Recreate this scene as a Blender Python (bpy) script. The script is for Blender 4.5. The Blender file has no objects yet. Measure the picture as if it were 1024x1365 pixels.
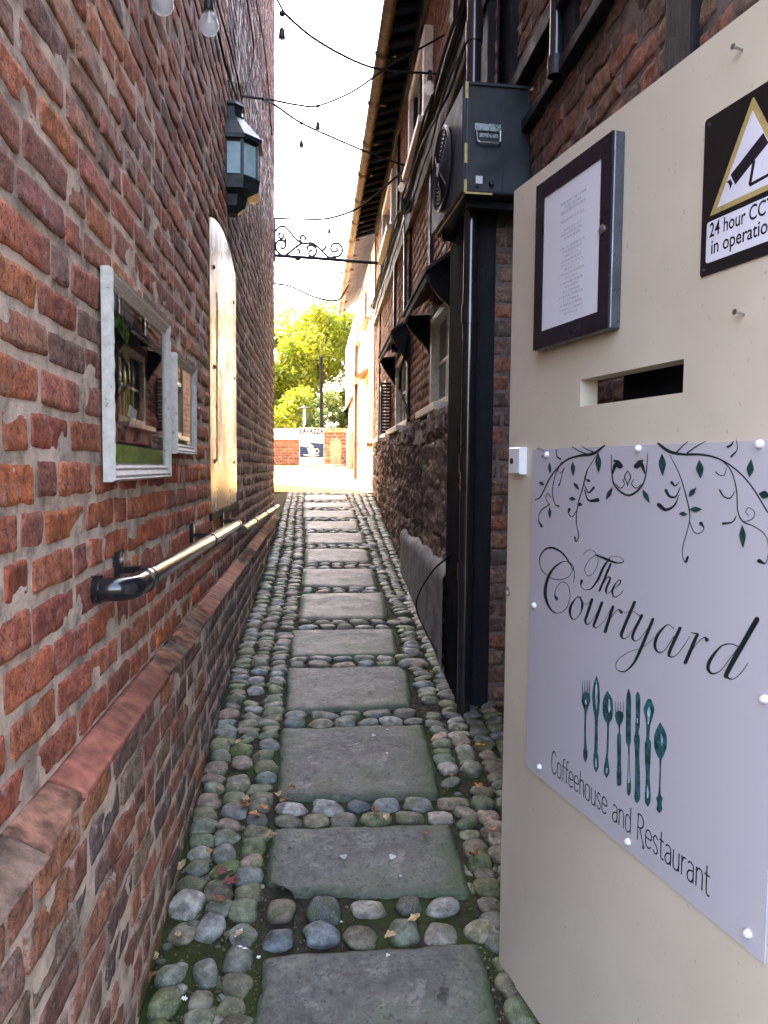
import bpy, bmesh, math, random
import numpy as np
from mathutils import Vector, Matrix, Euler, Quaternion, noise as mnoise

rnd = random.Random(7)
sc = bpy.context.scene
COL = bpy.data.collections.new("Scene"); sc.collection.children.link(COL)
RAD = math.radians

# ------------------------------------------------------------------ camera
CAM = Vector((0.0, 0.0, 1.6))
FPX = 1000.0
YAW, PITCH, ROLL = -5.25, 3.46, 0.55
cd = bpy.data.cameras.new("camera"); cam = bpy.data.objects.new("camera", cd)
COL.objects.link(cam); sc.camera = cam
cd.sensor_fit = 'VERTICAL'; cd.sensor_height = 36.0; cd.lens = FPX / 1365.0 * 36.0
cd.clip_start = 0.05; cd.clip_end = 500
CR = Matrix.Rotation(RAD(YAW), 3, 'Z') @ Matrix.Rotation(RAD(90 - PITCH), 3, 'X') @ Matrix.Rotation(RAD(ROLL), 3, 'Z')
cam.matrix_world = Matrix.Translation(CAM) @ CR.to_4x4()

# ------------------------------------------------------------------ world, sun, exposure
SUN_EL, SUN_AZ = 38.0, (-0.80, 0.60)          # towards the sun, in plan
w = bpy.data.worlds.new("World"); sc.world = w; w.use_nodes = True
nt = w.node_tree; bg = nt.nodes['Background']
sky = nt.nodes.new('ShaderNodeTexSky'); sky.sky_type = 'NISHITA'; sky.sun_disc = False
sky.sun_elevation = RAD(SUN_EL); sky.sun_rotation = math.atan2(SUN_AZ[0], SUN_AZ[1])
sky.air_density = 0.8; sky.dust_density = 5.0; sky.ozone_density = 0.3
nt.links.new(sky.outputs[0], bg.inputs[0]); bg.inputs[1].default_value = 0.15
sd = bpy.data.lights.new("sun", 'SUN'); sd.energy = 2.0; sd.angle = RAD(0.5); sd.color = (1.0, 0.90, 0.74)
sun = bpy.data.objects.new("sun", sd); COL.objects.link(sun)
_s = Vector((SUN_AZ[0] * math.cos(RAD(SUN_EL)), SUN_AZ[1] * math.cos(RAD(SUN_EL)), math.sin(RAD(SUN_EL))))
sun.rotation_euler = _s.to_track_quat('Z', 'Y').to_euler(); sun.location = (-6, 4, 12)
sc.view_settings.view_transform = 'Standard'; sc.view_settings.look = 'None'
sc.view_settings.gamma = 1.0; sc.view_settings.use_curve_mapping = False
sc.view_settings.exposure = 4.5
sc.view_settings.use_white_balance = True; sc.view_settings.white_balance_temperature = 7600; sc.view_settings.white_balance_tint = 12
sc.cycles.max_bounces = 10; sc.cycles.diffuse_bounces = 6; sc.cycles.glossy_bounces = 5
sc.cycles.transparent_max_bounces = 16
sc.cycles.sample_clamp_indirect = 8.0
sc.cycles.use_denoising = True

# ------------------------------------------------------------------ pixel rays (photo measurements to places on real surfaces)
def ray(px, py):
    return CR @ Vector(((px - 512.0) / FPX, -(py - 682.5) / FPX, -1.0))
def at(px, py, d): return CAM + ray(px, py) * d
def on_plane(px, py, P, n):
    r = ray(px, py); return CAM + r * ((P - CAM).dot(n) / r.dot(n))
def on_x(px, py, X): return on_plane(px, py, Vector((X, 0, 0)), Vector((1, 0, 0)))
_gy = [-8, -1, 0, 1, 2.2, 2.7, 3.4, 4.1, 4.8, 6, 7, 8, 9, 10, 11.7, 12.5, 19, 30, 80]
_gz = [-1.9, -1.74, -1.67, -1.58, -1.42, -1.33, -1.21, -1.12, -1.06, -.985, -.91, -.82, -.73, -.63, -.47, -.42, -.06, .15, .5]
def gz(y): return 1.6 + float(np.interp(y, _gy, _gz))
def on_ground(px, py):
    r = ray(px, py); a, b = 0.5, 60.0
    for _ in range(50):
        m = (a + b) / 2; p = CAM + r * m
        if p.z > gz(p.y): a = m
        else: b = m
    return CAM + r * a

# ------------------------------------------------------------------ mesh builder
class B:
    def __init__(s): s.v = []; s.f = []; s.m = []; s.c = None
    def add(s, vs, fs, mi=0):
        o = len(s.v); s.v += [tuple(p) for p in vs]
        s.f += [tuple(i + o for i in f) for f in fs]; s.m += [mi] * len(fs)
    def box(s, a, b, mi=0):
        x0, y0, z0 = a; x1, y1, z1 = b
        s.add([(x0,y0,z0),(x1,y0,z0),(x1,y1,z0),(x0,y1,z0),(x0,y0,z1),(x1,y0,z1),(x1,y1,z1),(x0,y1,z1)],
              [(0,3,2,1),(4,5,6,7),(0,1,5,4),(1,2,6,5),(2,3,7,6),(3,0,4,7)], mi)
    def fbox(s, F, a, b, mi=0, bev=0.0):
        """box in a local frame F(u,v,w), optionally chamfered on its +w face"""
        (u0,v0,w0),(u1,v1,w1) = a, b
        if bev <= 0:
            q = [(u0,v0,w0),(u1,v0,w0),(u1,v1,w0),(u0,v1,w0),(u0,v0,w1),(u1,v0,w1),(u1,v1,w1),(u0,v1,w1)]
            s.add([F(*p) for p in q], [(0,3,2,1),(4,5,6,7),(0,1,5,4),(1,2,6,5),(2,3,7,6),(3,0,4,7)], mi)
        else:
            e = bev
            q = [(u0,v0,w0),(u1,v0,w0),(u1,v1,w0),(u0,v1,w0),(u0,v0,w1-e),(u1,v0,w1-e),(u1,v1,w1-e),(u0,v1,w1-e),
                 (u0+e,v0+e,w1),(u1-e,v0+e,w1),(u1-e,v1-e,w1),(u0+e,v1-e,w1)]
            s.add([F(*p) for p in q], [(0,3,2,1),(0,1,5,4),(1,2,6,5),(2,3,7,6),(3,0,4,7),(4,5,9,8),(5,6,10,9),(6,7,11,10),(7,4,8,11),(8,9,10,11)], mi)
    def prism(s, F, poly, w0, w1, mi=0):
        n = len(poly)
        vs = [F(u, v, w0) for u, v in poly] + [F(u, v, w1) for u, v in poly]
        fs = [tuple(range(n))[::-1], tuple(range(n, 2*n))] + [(i, (i+1) % n, n + (i+1) % n, n + i) for i in range(n)]
        s.add(vs, fs, mi)
    def tube(s, pts, r, n=8, mi=0, cap=True):
        pts = [Vector(p) for p in pts]; k = len(pts)
        rs = r if isinstance(r, (list, tuple)) else [r] * k
        d0 = (pts[1] - pts[0]).normalized()
        up = Vector((0,0,1)) if abs(d0.z) < .9 else Vector((1,0,0))
        a = d0.cross(up).normalized(); vs = []
        for i, p in enumerate(pts):
            d = (pts[min(i+1,k-1)] - pts[max(i-1,0)])
            d = d.normalized() if d.length > 1e-9 else d0
            a = (a - d * a.dot(d)); a = a.normalized() if a.length > 1e-6 else d.orthogonal().normalized()
            b = d.cross(a)
            for j in range(n):
                t = 2*math.pi*j/n; vs.append(p + (a*math.cos(t) + b*math.sin(t)) * rs[i])
        fs = [(i*n+j, i*n+(j+1)%n, (i+1)*n+(j+1)%n, (i+1)*n+j) for i in range(k-1) for j in range(n)]
        if cap: fs += [tuple(range(n))[::-1], tuple(range((k-1)*n, k*n))]
        s.add(vs, fs, mi)
    def lathe(s, c, axis, prof, n=16, mi=0):
        """prof: (distance along axis, radius)"""
        ax = Vector(axis).normalized(); a = ax.orthogonal().normalized(); b = ax.cross(a); c = Vector(c)
        vs = []
        for (h, r) in prof:
            for j in range(n):
                t = 2*math.pi*j/n; vs.append(c + ax*h + (a*math.cos(t) + b*math.sin(t)) * max(r, 1e-5))
        k = len(prof)
        fs = [(i*n+j, i*n+(j+1)%n, (i+1)*n+(j+1)%n, (i+1)*n+j) for i in range(k-1) for j in range(n)]
        fs += [tuple(range(n))[::-1], tuple(range((k-1)*n, k*n))]
        s.add(vs, fs, mi)

def link_mesh(name, V, Fc, mats, mi=None, cols=None, parent=None, origin=None, smooth=False):
    V = np.asarray(V, dtype=np.float64).reshape(-1, 3)
    off = np.zeros(3)
    if parent is not None:
        p = parent; 
        while p: off = off + np.array(p.location); p = p.parent
    elif origin is not None: off = np.array(origin, dtype=float)
    else:
        off = np.array([V[:,0].mean(), V[:,1].mean(), V[:,2].min()])
    me = bpy.data.meshes.new(name)
    me.from_pydata((V - off).tolist(), [], Fc if isinstance(Fc, list) else Fc.tolist())
    for m in (mats if isinstance(mats, (list, tuple)) else [mats]): me.materials.append(m)
    if mi is not None: me.polygons.foreach_set('material_index', np.asarray(mi, dtype=np.int32))
    if cols is not None:
        at_ = me.color_attributes.new('Col', 'FLOAT_COLOR', 'POINT')
        c = np.ones((len(V), 4), dtype=np.float32); c[:, :3] = cols
        at_.data.foreach_set('color', c.ravel())
    if smooth: me.polygons.foreach_set('use_smooth', np.ones(len(me.polygons), dtype=bool))
    me.update(); me.validate()
    o = bpy.data.objects.new(name, me); COL.objects.link(o)
    if parent is not None: o.parent = parent
    else: o.location = off
    return o
def obj(name, b, mats, parent=None, smooth=False, label=None, origin=None):
    o = link_mesh(name, b.v, b.f, mats, b.m, b.c, parent, origin, smooth)
    if label: o['label'] = label
    return o
def autosmooth(o, ang=35):
    me = o.data; bm = bmesh.new(); bm.from_mesh(me)
    bmesh.ops.recalc_face_normals(bm, faces=bm.faces)
    for f in bm.faces: f.smooth = True
    for e in bm.edges:
        if len(e.link_faces) == 2: e.smooth = e.calc_face_angle(0) < RAD(ang)
    bm.to_mesh(me); bm.free(); return o
def bevel(o, w=.004, seg=2):
    m = o.modifiers.new('bevel', 'BEVEL'); m.width = w; m.segments = seg; m.limit_method = 'ANGLE'; m.angle_limit = RAD(40)
    return o
def tag(o, label, cat, group=None):
    o['label'] = label; o['category'] = cat
    if group: o['group'] = group
    return o
def thing(name, label, cat, loc, group=None):
    o = bpy.data.objects.new(name, None); COL.objects.link(o); o.location = loc; o.empty_display_size = .1
    return tag(o, label, cat, group)
def struct(o, kind='structure'): o['kind'] = kind; return o

# ------------------------------------------------------------------ numpy value noise
_H = np.random.RandomState(3).rand(256, 256)
def vn(x, y, seed=0):
    x = np.asarray(x, dtype=float) + seed * 17.31; y = np.asarray(y, dtype=float) + seed * 5.77
    xi = np.floor(x).astype(int); yi = np.floor(y).astype(int); fx = x - xi; fy = y - yi
    fx = fx*fx*(3-2*fx); fy = fy*fy*(3-2*fy)
    g = lambda a, b: _H[a % 256, b % 256]
    return ((g(xi,yi)*(1-fx)+g(xi+1,yi)*fx)*(1-fy) + (g(xi,yi+1)*(1-fx)+g(xi+1,yi+1)*fx)*fy) * 2 - 1
def fbm(x, y, seed=0, o=4):
    s = 0; a = 1; t = 0
    for i in range(o):
        s = s + a * vn(np.asarray(x)*2**i, np.asarray(y)*2**i, seed+i*3); t += a; a *= .5
    return s / t

# ------------------------------------------------------------------ materials
class N:
    def __init__(s, name):
        s.m = bpy.data.materials.new(name); s.m.use_nodes = True; s.t = s.m.node_tree
        s.b = s.t.nodes['Principled BSDF']; s.out = s.t.nodes['Material Output']
        s.co = s.t.nodes.new('ShaderNodeTexCoord').outputs['Object']
    def L(s, a, b): s.t.links.new(a, b)
    def noise(s, scale, detail=4, rough=.55, vec=None, stretch=None):
        n = s.t.nodes.new('ShaderNodeTexNoise'); n.inputs['Scale'].default_value = scale
        n.inputs['Detail'].default_value = detail; n.inputs['Roughness'].default_value = rough
        v = vec or s.co
        if stretch:
            mp = s.t.nodes.new('ShaderNodeMapping'); mp.inputs['Scale'].default_value = stretch; s.L(v, mp.inputs[0]); v = mp.outputs[0]
        s.L(v, n.inputs['Vector']); return n.outputs['Fac']
    def ramp(s, fac, stops, interp='LINEAR'):
        r = s.t.nodes.new('ShaderNodeValToRGB'); r.color_ramp.interpolation = interp; e = r.color_ramp.elements
        while len(e) < len(stops): e.new(.5)
        for i, (p, c) in enumerate(stops):
            e[i].position = p; e[i].color = (*c, 1) if isinstance(c, tuple) else (c, c, c, 1)
        s.L(fac, r.inputs[0]); return r.outputs[0]
    def mix(s, fac, a, b, mode='MIX'):
        n = s.t.nodes.new('ShaderNodeMix'); n.data_type = 'RGBA'; n.blend_type = mode
        for i, v in ((0, fac), (6, a), (7, b)):
            if isinstance(v, (float, int)): n.inputs[i].default_value = v if i == 0 else (v, v, v, 1)
            elif isinstance(v, tuple): n.inputs[i].default_value = (*v, 1)
            else: s.L(v, n.inputs[i])
        return n.outputs[2]
    def math(s, op, a, b=None):
        n = s.t.nodes.new('ShaderNodeMath'); n.operation = op
        for i, v in enumerate((a, b)):
            if v is None: continue
            if isinstance(v, (float, int)): n.inputs[i].default_value = v
            else: s.L(v, n.inputs[i])
        return n.outputs[0]
    def bump(s, h, strength=.5, dist=.01, prev=None):
        n = s.t.nodes.new('ShaderNodeBump'); n.inputs['Strength'].default_value = strength; n.inputs['Distance'].default_value = dist
        s.L(h, n.inputs['Height'])
        if prev: s.L(prev, n.inputs['Normal'])
        return n.outputs[0]
    def fin(s, col=None, rough=None, nrm=None, metal=0, spec=None):
        if col is not None:
            if isinstance(col, tuple): s.b.inputs['Base Color'].default_value = (*col, 1)
            else: s.L(col, s.b.inputs['Base Color'])
        if rough is not None:
            if isinstance(rough, (int, float)): s.b.inputs['Roughness'].default_value = rough
            else: s.L(rough, s.b.inputs['Roughness'])
        if nrm is not None: s.L(nrm, s.b.inputs['Normal'])
        s.b.inputs['Metallic'].default_value = metal
        if spec is not None: s.b.inputs['Specular IOR Level'].default_value = spec
        return s.m

def simple(name, col, rough=.5, metal=0, var=.25, scale=12, bs=.15, bscale=90, dist=.003, spec=None, coat=0, rv=.1):
    n = N(name); k = n.noise(scale, 5)
    c = n.ramp(k, [(.38, tuple(x*(1-var) for x in col)), (.62, tuple(min(1, x*(1+var)) for x in col))])
    nb = n.bump(n.noise(bscale, 4), bs, dist)
    r = n.ramp(n.noise(scale*1.7, 4), [(.3, max(0, rough-rv)), (.7, min(1, rough+rv))])
    m = n.fin(c, r, nb, metal, spec)
    if coat: n.b.inputs['Coat Weight'].default_value = coat
    return m

def brick_mat(name, soot=.35, smear=.5, moss=None, smear_col=(.50,.40,.35), bump=.7, rough=.85):
    n = N(name)
    a = n.t.nodes.new('ShaderNodeAttribute'); a.attribute_name = 'Col'
    c = a.outputs['Color']
    c = n.mix(1.0, c, n.ramp(n.noise(32, 7, .7), [(.33, .45), (.5, 1.0), (.66, 1.55)]), 'MULTIPLY')
    c = n.mix(n.ramp(n.noise(11, 7, .75), [(.50, 0.0), (.62, soot)]), c, (.05, .035, .033))
    c = n.mix(n.ramp(n.noise(150, 3, .6), [(.56, 0.0), (.62, .7)]), c, (.045, .025, .022))
    c = n.mix(n.ramp(n.noise(19, 9, .8), [(.545, 0.0), (.63, smear)]), c, smear_col)
    c = n.mix(n.ramp(n.noise(3.1, 5, .6), [(.55, 0.0), (.8, .25)]), c, (.26, .10, .06))
    if moss is not None:
        sx = n.t.nodes.new('ShaderNodeSeparateXYZ'); n.L(n.co, sx.inputs[0])
        # growth in the damp foot of the wall: follows the wall's own height
        h = n.math('ADD', n.math('MULTIPLY', sx.outputs['Z'], -2.2), n.math('ADD', n.math('MULTIPLY', sx.outputs['Y'], .213), 1.1 + moss))
        h = n.math('ADD', h, n.math('MULTIPLY', n.noise(5, 6, .7), .8))
        c = n.mix(n.ramp(h, [(.42, 0.0), (.75, .75)]), c, (.055, .075, .022))
    b1 = n.bump(n.noise(45, 7, .7), bump, .008)
    b2 = n.bump(n.noise(170, 4, .6), bump*.8, .004, b1)
    return n.fin(c, n.ramp(n.noise(20), [(.3, rough-.12), (.7, min(1, rough+.1))]), b2, 0, .3)
def mortar_mat(name, col, moss=False):
    n = N(name)
    c = n.ramp(n.noise(14, 7, .7), [(.36, tuple(x*.5 for x in col)), (.5, col), (.66, tuple(min(1, x*1.3) for x in col))])
    c = n.mix(n.ramp(n.noise(4, 6), [(.52, 0.0), (.68, .55)]), c, (.10, .085, .08))
    b = n.bump(n.noise(60, 7, .75), .9, .008)
    return n.fin(c, .93, n.bump(n.noise(220, 3), .6, .003, b), 0, .2)

M = {}
M['brick_left'] = brick_mat('weathered_red_brick', .45, .45)
M['mortar_left'] = mortar_mat('pale_lime_mortar', (.70, .53, .42))
M['brick_low'] = brick_mat('mossy_foot_brick', .45, .7, moss=.22)
M['brick_dark'] = brick_mat('rough_dark_brick', .6, .3, bump=.9)
M['brick_red'] = brick_mat('soft_red_brick', .25, .25)
M['mortar_dark'] = mortar_mat('sooty_mortar', (.17, .13, .12))
M['mortar_red'] = mortar_mat('reddish_mortar', (.24, .15, .12))
M['stone_dark'] = brick_mat('eroded_sandstone', .6, .25, smear_col=(.33,.29,.27), bump=1.0)
M['tile_red'] = simple('smooth_red_plinth_tile', (.31, .10, .068), .7, 0, .35, 22, .5, 120)
_n = M['tile_red'].node_tree; _b = _n.nodes['Principled BSDF']; _s = _b.inputs['Base Color'].links[0].from_socket
_oi = _n.nodes.new('ShaderNodeObjectInfo'); _mr = _n.nodes.new('ShaderNodeMapRange'); _mr.inputs['To Min'].default_value = .7; _mr.inputs['To Max'].default_value = 1.3; _n.links.new(_oi.outputs['Random'], _mr.inputs[0])
_mx = _n.nodes.new('ShaderNodeMix'); _mx.data_type = 'RGBA'; _mx.blend_type = 'MULTIPLY'; _mx.inputs[0].default_value = 1; _n.links.new(_s, _mx.inputs[6]); _n.links.new(_mr.outputs[0], _mx.inputs[7]); _n.links.new(_mx.outputs[2], _b.inputs['Base Color'])
M['render_grey'] = simple('grey_cement_render', (.13, .125, .13), .85, 0, .35, 7, .6, 60, .006)
M['timber'] = None
def wood_black(name, col=(.011,.0115,.014), rough=.62):
    n = N(name); k = n.noise(4, 7, .7, stretch=(9, 9, 1))
    c = n.ramp(k, [(.3, col), (.62, tuple(x*1.6 for x in col)), (.85, (.06,.06,.07))])
    c = n.mix(n.ramp(n.noise(130, 2), [(.70, 0.0), (.76, .6)]), c, (.22,.24,.27))
    n.b.inputs['Specular Tint'].default_value = (.25,.25,.28,1)
    return n.fin(c, n.ramp(n.noise(9, 5), [(.3, rough-.12), (.7, min(1, rough+.2))]), n.bump(k, .6, .006), 0, .3)
M['timber'] = wood_black('black_painted_timber')
M['timber_matte'] = simple('flat_black_timber', (.010,.010,.013), .95, 0, .3, 6, .3, 50, spec=.02)
for _k in ('timber_matte',): M[_k].node_tree.nodes['Principled BSDF'].inputs['Specular Tint'].default_value = (.1,.1,.1,1)
M['timber_grey'] = wood_black('weathered_grey_timber', (.035,.035,.04), .75)
M['white_wood'] = simple('white_painted_wood', (.66, .63, .58), .5, 0, .15, 25, .3, 110)
M['glass_dark'] = simple('dark_window_glass', (.010, .012, .015), .08, 0, .1, 3, .0, 5, spec=.3, rv=.02)
M['glass_dark'].node_tree.nodes['Principled BSDF'].inputs['Specular Tint'].default_value = (.10,.11,.13,1)
M['black_plastic'] = simple('black_pipe_plastic', (.012, .013, .016), .15, 0, .2, 5, .02, 8, spec=.8, rv=.03)
M['black_cable'] = simple('black_cable', (.012, .012, .014), .8, 0, .2, 20, .05, spec=.1)
M['iron'] = simple('wrought_iron', (.02, .022, .03), .5, .3, .3, 40, .3, 150)
M['metal'] = simple('worn_metal', (.45, .45, .46), .35, 1, .2, 40, .2, 150)
# ------------------------------------------------------------------ brick walls as real relief
def brick_field(F, u0, u1, v0, v1, course, blen, palette, rs, prot=.007, mortar=.013, jit=.003, hole=None,
                r=.010, warp=.0035, hdr=.4, near=None, grid=(8, 6), mgrid=.06, rough_amp=.0015, skip=0.0, mnz=.003):
    """bricks (slot 0) standing proud of a mortar sheet (slot 1). F maps arrays (u,v,w) to world xyz."""
    V, Q, C, MI = [], [], [], []; off = 0
    def gridco(n):
        base = {8: [-1,-.97,-.8,-.3,.3,.8,.97,1], 6: [-1,-.94,-.4,.4,.94,1], 5: [-1,-.8,0,.8,1], 4: [-1,-.75,.75,1]}
        return np.array(base[n]) if n in base else np.concatenate([[-1, -.975], np.linspace(-.93, .93, n-4), [.975, 1]])
    row = 0; v = v0
    while v < v1:
        ch = course * (1 + rs.uniform(-.07, .07)); u = u0 - rs.uniform(0, blen)
        while u < u1:
            L = blen * rs.uniform(.92, 1.06) if rs.rand() > hdr else blen * rs.uniform(.44, .56)
            a, b = u + mortar/2, u + L - mortar/2; uu = u; u += L
            if b > u1: b = u1
            if a < u0: a = u0
            if b - a < .03: continue
            lo, hi = v + mortar/2, min(v + ch - mortar/2, v1)
            if hi - lo < .02: continue
            if hole is not None:
                r_ = hole(a, b, lo, hi)
                if r_ is None: continue
                a, b, lo, hi = r_
                if b - a < .02 or hi - lo < .015: continue
            if rs.rand() < skip: continue
            nu, nv = grid((a+b)/2) if callable(grid) else grid
            s = gridco(nu); t = gridco(nv); S, T = np.meshgrid(s, t)
            hu, hv = (b-a)/2, (hi-lo)/2
            cu, cv = (a+b)/2 + rs.uniform(-jit, jit), (lo+hi)/2 + rs.uniform(-jit, jit)
            e = np.minimum((1-abs(S))*hu, (1-abs(T))*hv)
            k = np.clip(e / r, 0, 1)
            p = prot * rs.uniform(.5, 1.25)
            d = -.004 + (p + .004) * np.sqrt(1 - (1-k)**2)
            rr = 1 - .05 * (abs(S)**6) * (abs(T)**6) * min(1, .03 / hv)
            ang = rs.uniform(-.012, .012)
            U = S*hu*rr; W = T*hv*rr
            U, W = U*math.cos(ang) - W*math.sin(ang), U*math.sin(ang) + W*math.cos(ang)
            U = cu + U; W = cv + W
            nz = vn(U*14, W*14, 2); n2 = vn(U*17+9, W*17, 5)
            d = d + (rs.uniform(-.004, .004)*S + rs.uniform(-.003, .003)*T) * k + k * rough_amp * 2 * fbm(U*22, W*22, 8, 3)
            U = U + nz*warp + warp*.45*vn(U*48, W*48, 6); W = W + n2*warp + warp*.5*vn(U*52+3, W*52, 7)
            P = F(U.ravel(), W.ravel(), d.ravel())
            V.append(P)
            idx = np.arange(nu*nv).reshape(nv, nu) + off
            q = np.stack([idx[:-1,:-1], idx[:-1,1:], idx[1:,1:], idx[1:,:-1]], -1).reshape(-1, 4)
            Q.append(q); MI.append(np.zeros(len(q), int))
            c = np.array(palette(cu, cv, rs)); C.append(np.repeat(c[None], nu*nv, 0)); off += nu*nv
        v += ch; row += 1
    nu = max(2, int((u1-u0)/mgrid)); nv = max(2, int((v1-v0)/mgrid))
    U, W = np.meshgrid(np.linspace(u0, u1, nu), np.linspace(v0, v1, nv))
    d = mnz * fbm(U*9, W*9, 11, 3)
    keep = np.ones((nv, nu), bool)
    V.append(F(U.ravel(), W.ravel(), d.ravel()))
    idx = np.arange(nu*nv).reshape(nv, nu) + off
    q = np.stack([idx[:-1,:-1], idx[:-1,1:], idx[1:,1:], idx[1:,:-1]], -1).reshape(-1, 4)
    if hole is not None:
        cu = (U[:-1,:-1] + U[1:,1:]) / 2; cv = (W[:-1,:-1] + W[1:,1:]) / 2
        m = np.array([hole(x-.001, x+.001, y-.001, y+.001) is not None for x, y in zip(cu.ravel(), cv.ravel())])
        q = q[m]
    Q.append(q); MI.append(np.ones(len(q), int)); C.append(np.full((nu*nv, 3), .3))
    return np.concatenate(V), np.concatenate(Q), np.concatenate(MI), np.concatenate(C)
def field_obj(name, res, mats, parent, smooth=True):
    V, Q, MI, C = res
    o = link_mesh(name, V, Q, mats, MI, C, parent, None, smooth); return o
def pick(rs, L):
    c = np.array(L[rs.randint(len(L))]) * rs.uniform(.8, 1.2)
    return c * (1 + rs.uniform(-.06, .06, 3))

# ------------------------------------------------------------------ ground
def sheet(name, x0, x1, y0, y1, dz, mat, nx, ny, amp=0, fr=3, parent=None):
    X, Y = np.meshgrid(np.linspace(x0, x1, nx), np.linspace(y0, y1, ny))
    Z = np.interp(Y, _gy, _gz) + 1.6 + dz + amp * fbm(X*fr, Y*fr, 4)
    V = np.stack([X, Y, Z], -1).reshape(-1, 3); idx = np.arange(nx*ny).reshape(ny, nx)
    q = np.stack([idx[:-1,:-1], idx[:-1,1:], idx[1:,1:], idx[1:,:-1]], -1).reshape(-1, 4)
    return link_mesh(name, V, q, mat, None, None, None, (0, 0, 0), True)
n = N('damp_soil')
c = n.ramp(n.noise(30, 8, .7), [(.3, (.018,.016,.012)), (.55, (.05,.042,.033)), (.8, (.11,.095,.075))])
c = n.mix(n.ramp(n.noise(3.2, 8, .75), [(.46, 0.0), (.56, .85)]), c, (.04,.065,.014))
M['soil'] = n.fin(c, .95, n.bump(n.noise(70, 7, .75), 1.0, .012), 0, .2)
n = N('pale_court_paving')
bt = n.t.nodes.new('ShaderNodeTexBrick'); n.L(n.co, bt.inputs[0]); bt.inputs['Scale'].default_value = 1.6
bt.inputs['Color1'].default_value = (.40,.25,.035,1); bt.inputs['Color2'].default_value = (.34,.20,.03,1); bt.inputs['Mortar'].default_value = (.22,.15,.06,1)
bt.inputs['Mortar Size'].default_value = .012
c = n.mix(n.ramp(n.noise(1.6, 6), [(.4, 0.0), (.7, .5)]), bt.outputs['Color'], (.40,.26,.15))
M['court'] = n.fin(c, .85, n.bump(n.noise(50, 5), .5, .006))
g = sheet('ground', -14, 14, -8, 80, -.012, M['soil'], 60, 300, 0); struct(g)
g = sheet('alley_bed', -.60, 1.15, -1.6, 12.3, 0.0, M['soil'], 90, 700, .006, 12); struct(g)
g = sheet('courtyard_paving', -12, 12, 12.15, 40, .018, M['court'], 40, 80, 0); struct(g)
n = N('sandstone_threshold')
M['thresh'] = simple('worn_threshold_stone', (.30,.235,.17), .8, 0, .25, 6, .5, 50, .006)

# ------------------------------------------------------------------ flagstones, from the photo's corner points laid on the ground
SL = [  # front left, front right, back right, back left (photo px)
 [(335,1402),(668,1385),(640,1263),(352,1283)],
 [(352,1196),(628,1198),(602,1104),(364,1110)],
 [(369,1070),(588,1066),(564,970),(376,974)],
 [(381,952),(550,946),(540,891),(384,894)],
 [(387,879),(531,876),(524,841),(390,843)],
 [(398,830),(518,829),(511,792),(402,794)],
 [(403,785),(504,786),(497,760),(404,760)],
 [(406,752),(495,752),(489,733),(408,733)],
 [(407,727),(487,727),(483,712),(408,712)],
 [(406,708),(479,708),(476,696),(407,696)],
 [(404,692),(475,692),(471,682),(405,682)],
 [(404,678),(470,678),(467,671),(405,671)],
 [(406,668),(464,668),(461,661),(407,661)]]
n = N('grey_flagstone')
oi = n.t.nodes.new('ShaderNodeObjectInfo')
k = n.noise(3.5, 9, .62)
c = n.ramp(k, [(.36, (.060,.062,.062)), (.5, (.108,.110,.106)), (.64, (.165,.16,.145))])
c = n.mix(1.0, c, n.ramp(oi.outputs['Random'], [(0, .85), (1, 1.2)]), 'MULTIPLY')
c = n.mix(1.0, c, n.ramp(n.noise(38, 7, .75), [(.36, .62), (.5, 1.0), (.64, 1.4)]), 'MULTIPLY')
c = n.mix(n.ramp(n.noise(2.3, 8, .75), [(.50, 0.0), (.62, .6)]), c, (.06,.085,.04))
c = n.mix(n.ramp(n.noise(13, 7, .7), [(.58, 0.0), (.63, .5)]), c, (.24,.235,.21))
c = n.mix(n.ramp(n.noise(60, 4, .6), [(.58, 0.0), (.62, .6)]), c, (.03,.03,.03))
a = n.t.nodes.new('ShaderNodeAttribute'); a.attribute_name = 'Col'
sx = n.t.nodes.new('ShaderNodeSeparateColor'); n.L(a.outputs['Color'], sx.inputs[0])
c = n.mix(n.math('MULTIPLY', sx.outputs[0], n.ramp(n.noise(7, 7, .7), [(.3, .1), (.6, 1.0)])), c, (.032,.062,.018))
M['flag'] = n.fin(c, n.ramp(n.noise(6, 6), [(.3, .42), (.7, .68)]), n.bump(n.noise(60, 7, .75), .5, .005, n.bump(n.noise(5, 8, .65), .8, .03)), 0, .4)
LBL = ['grey flagstone nearest the camera with two small round black spots', 'second flagstone from the camera, mossy green along its right end',
 'third flagstone from the camera, with curved cracks and green edges', 'fourth flagstone from the camera, pale grey with a dark speck near its front',
 'fifth flagstone from the camera, between double rows of pebbles', 'sixth flagstone from the camera, plain grey and narrow', 'seventh flagstone from the camera along the alley',
 'eighth flagstone from the camera along the alley', 'ninth flagstone from the camera along the alley', 'tenth flagstone from the camera, in the upper part of the ramp',
 'eleventh flagstone from the camera, third from the sunlit court', 'twelfth flagstone from the camera, second from the sunlit court', 'farthest and smallest flagstone, next to the sunlit court']
SLABS = []
M['spot'] = simple('black_spot', (.012,.012,.012), .6)
M['guano'] = simple('pale_lichen_spot', (.42,.44,.42), .9)
rs = np.random.RandomState(5)
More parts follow.
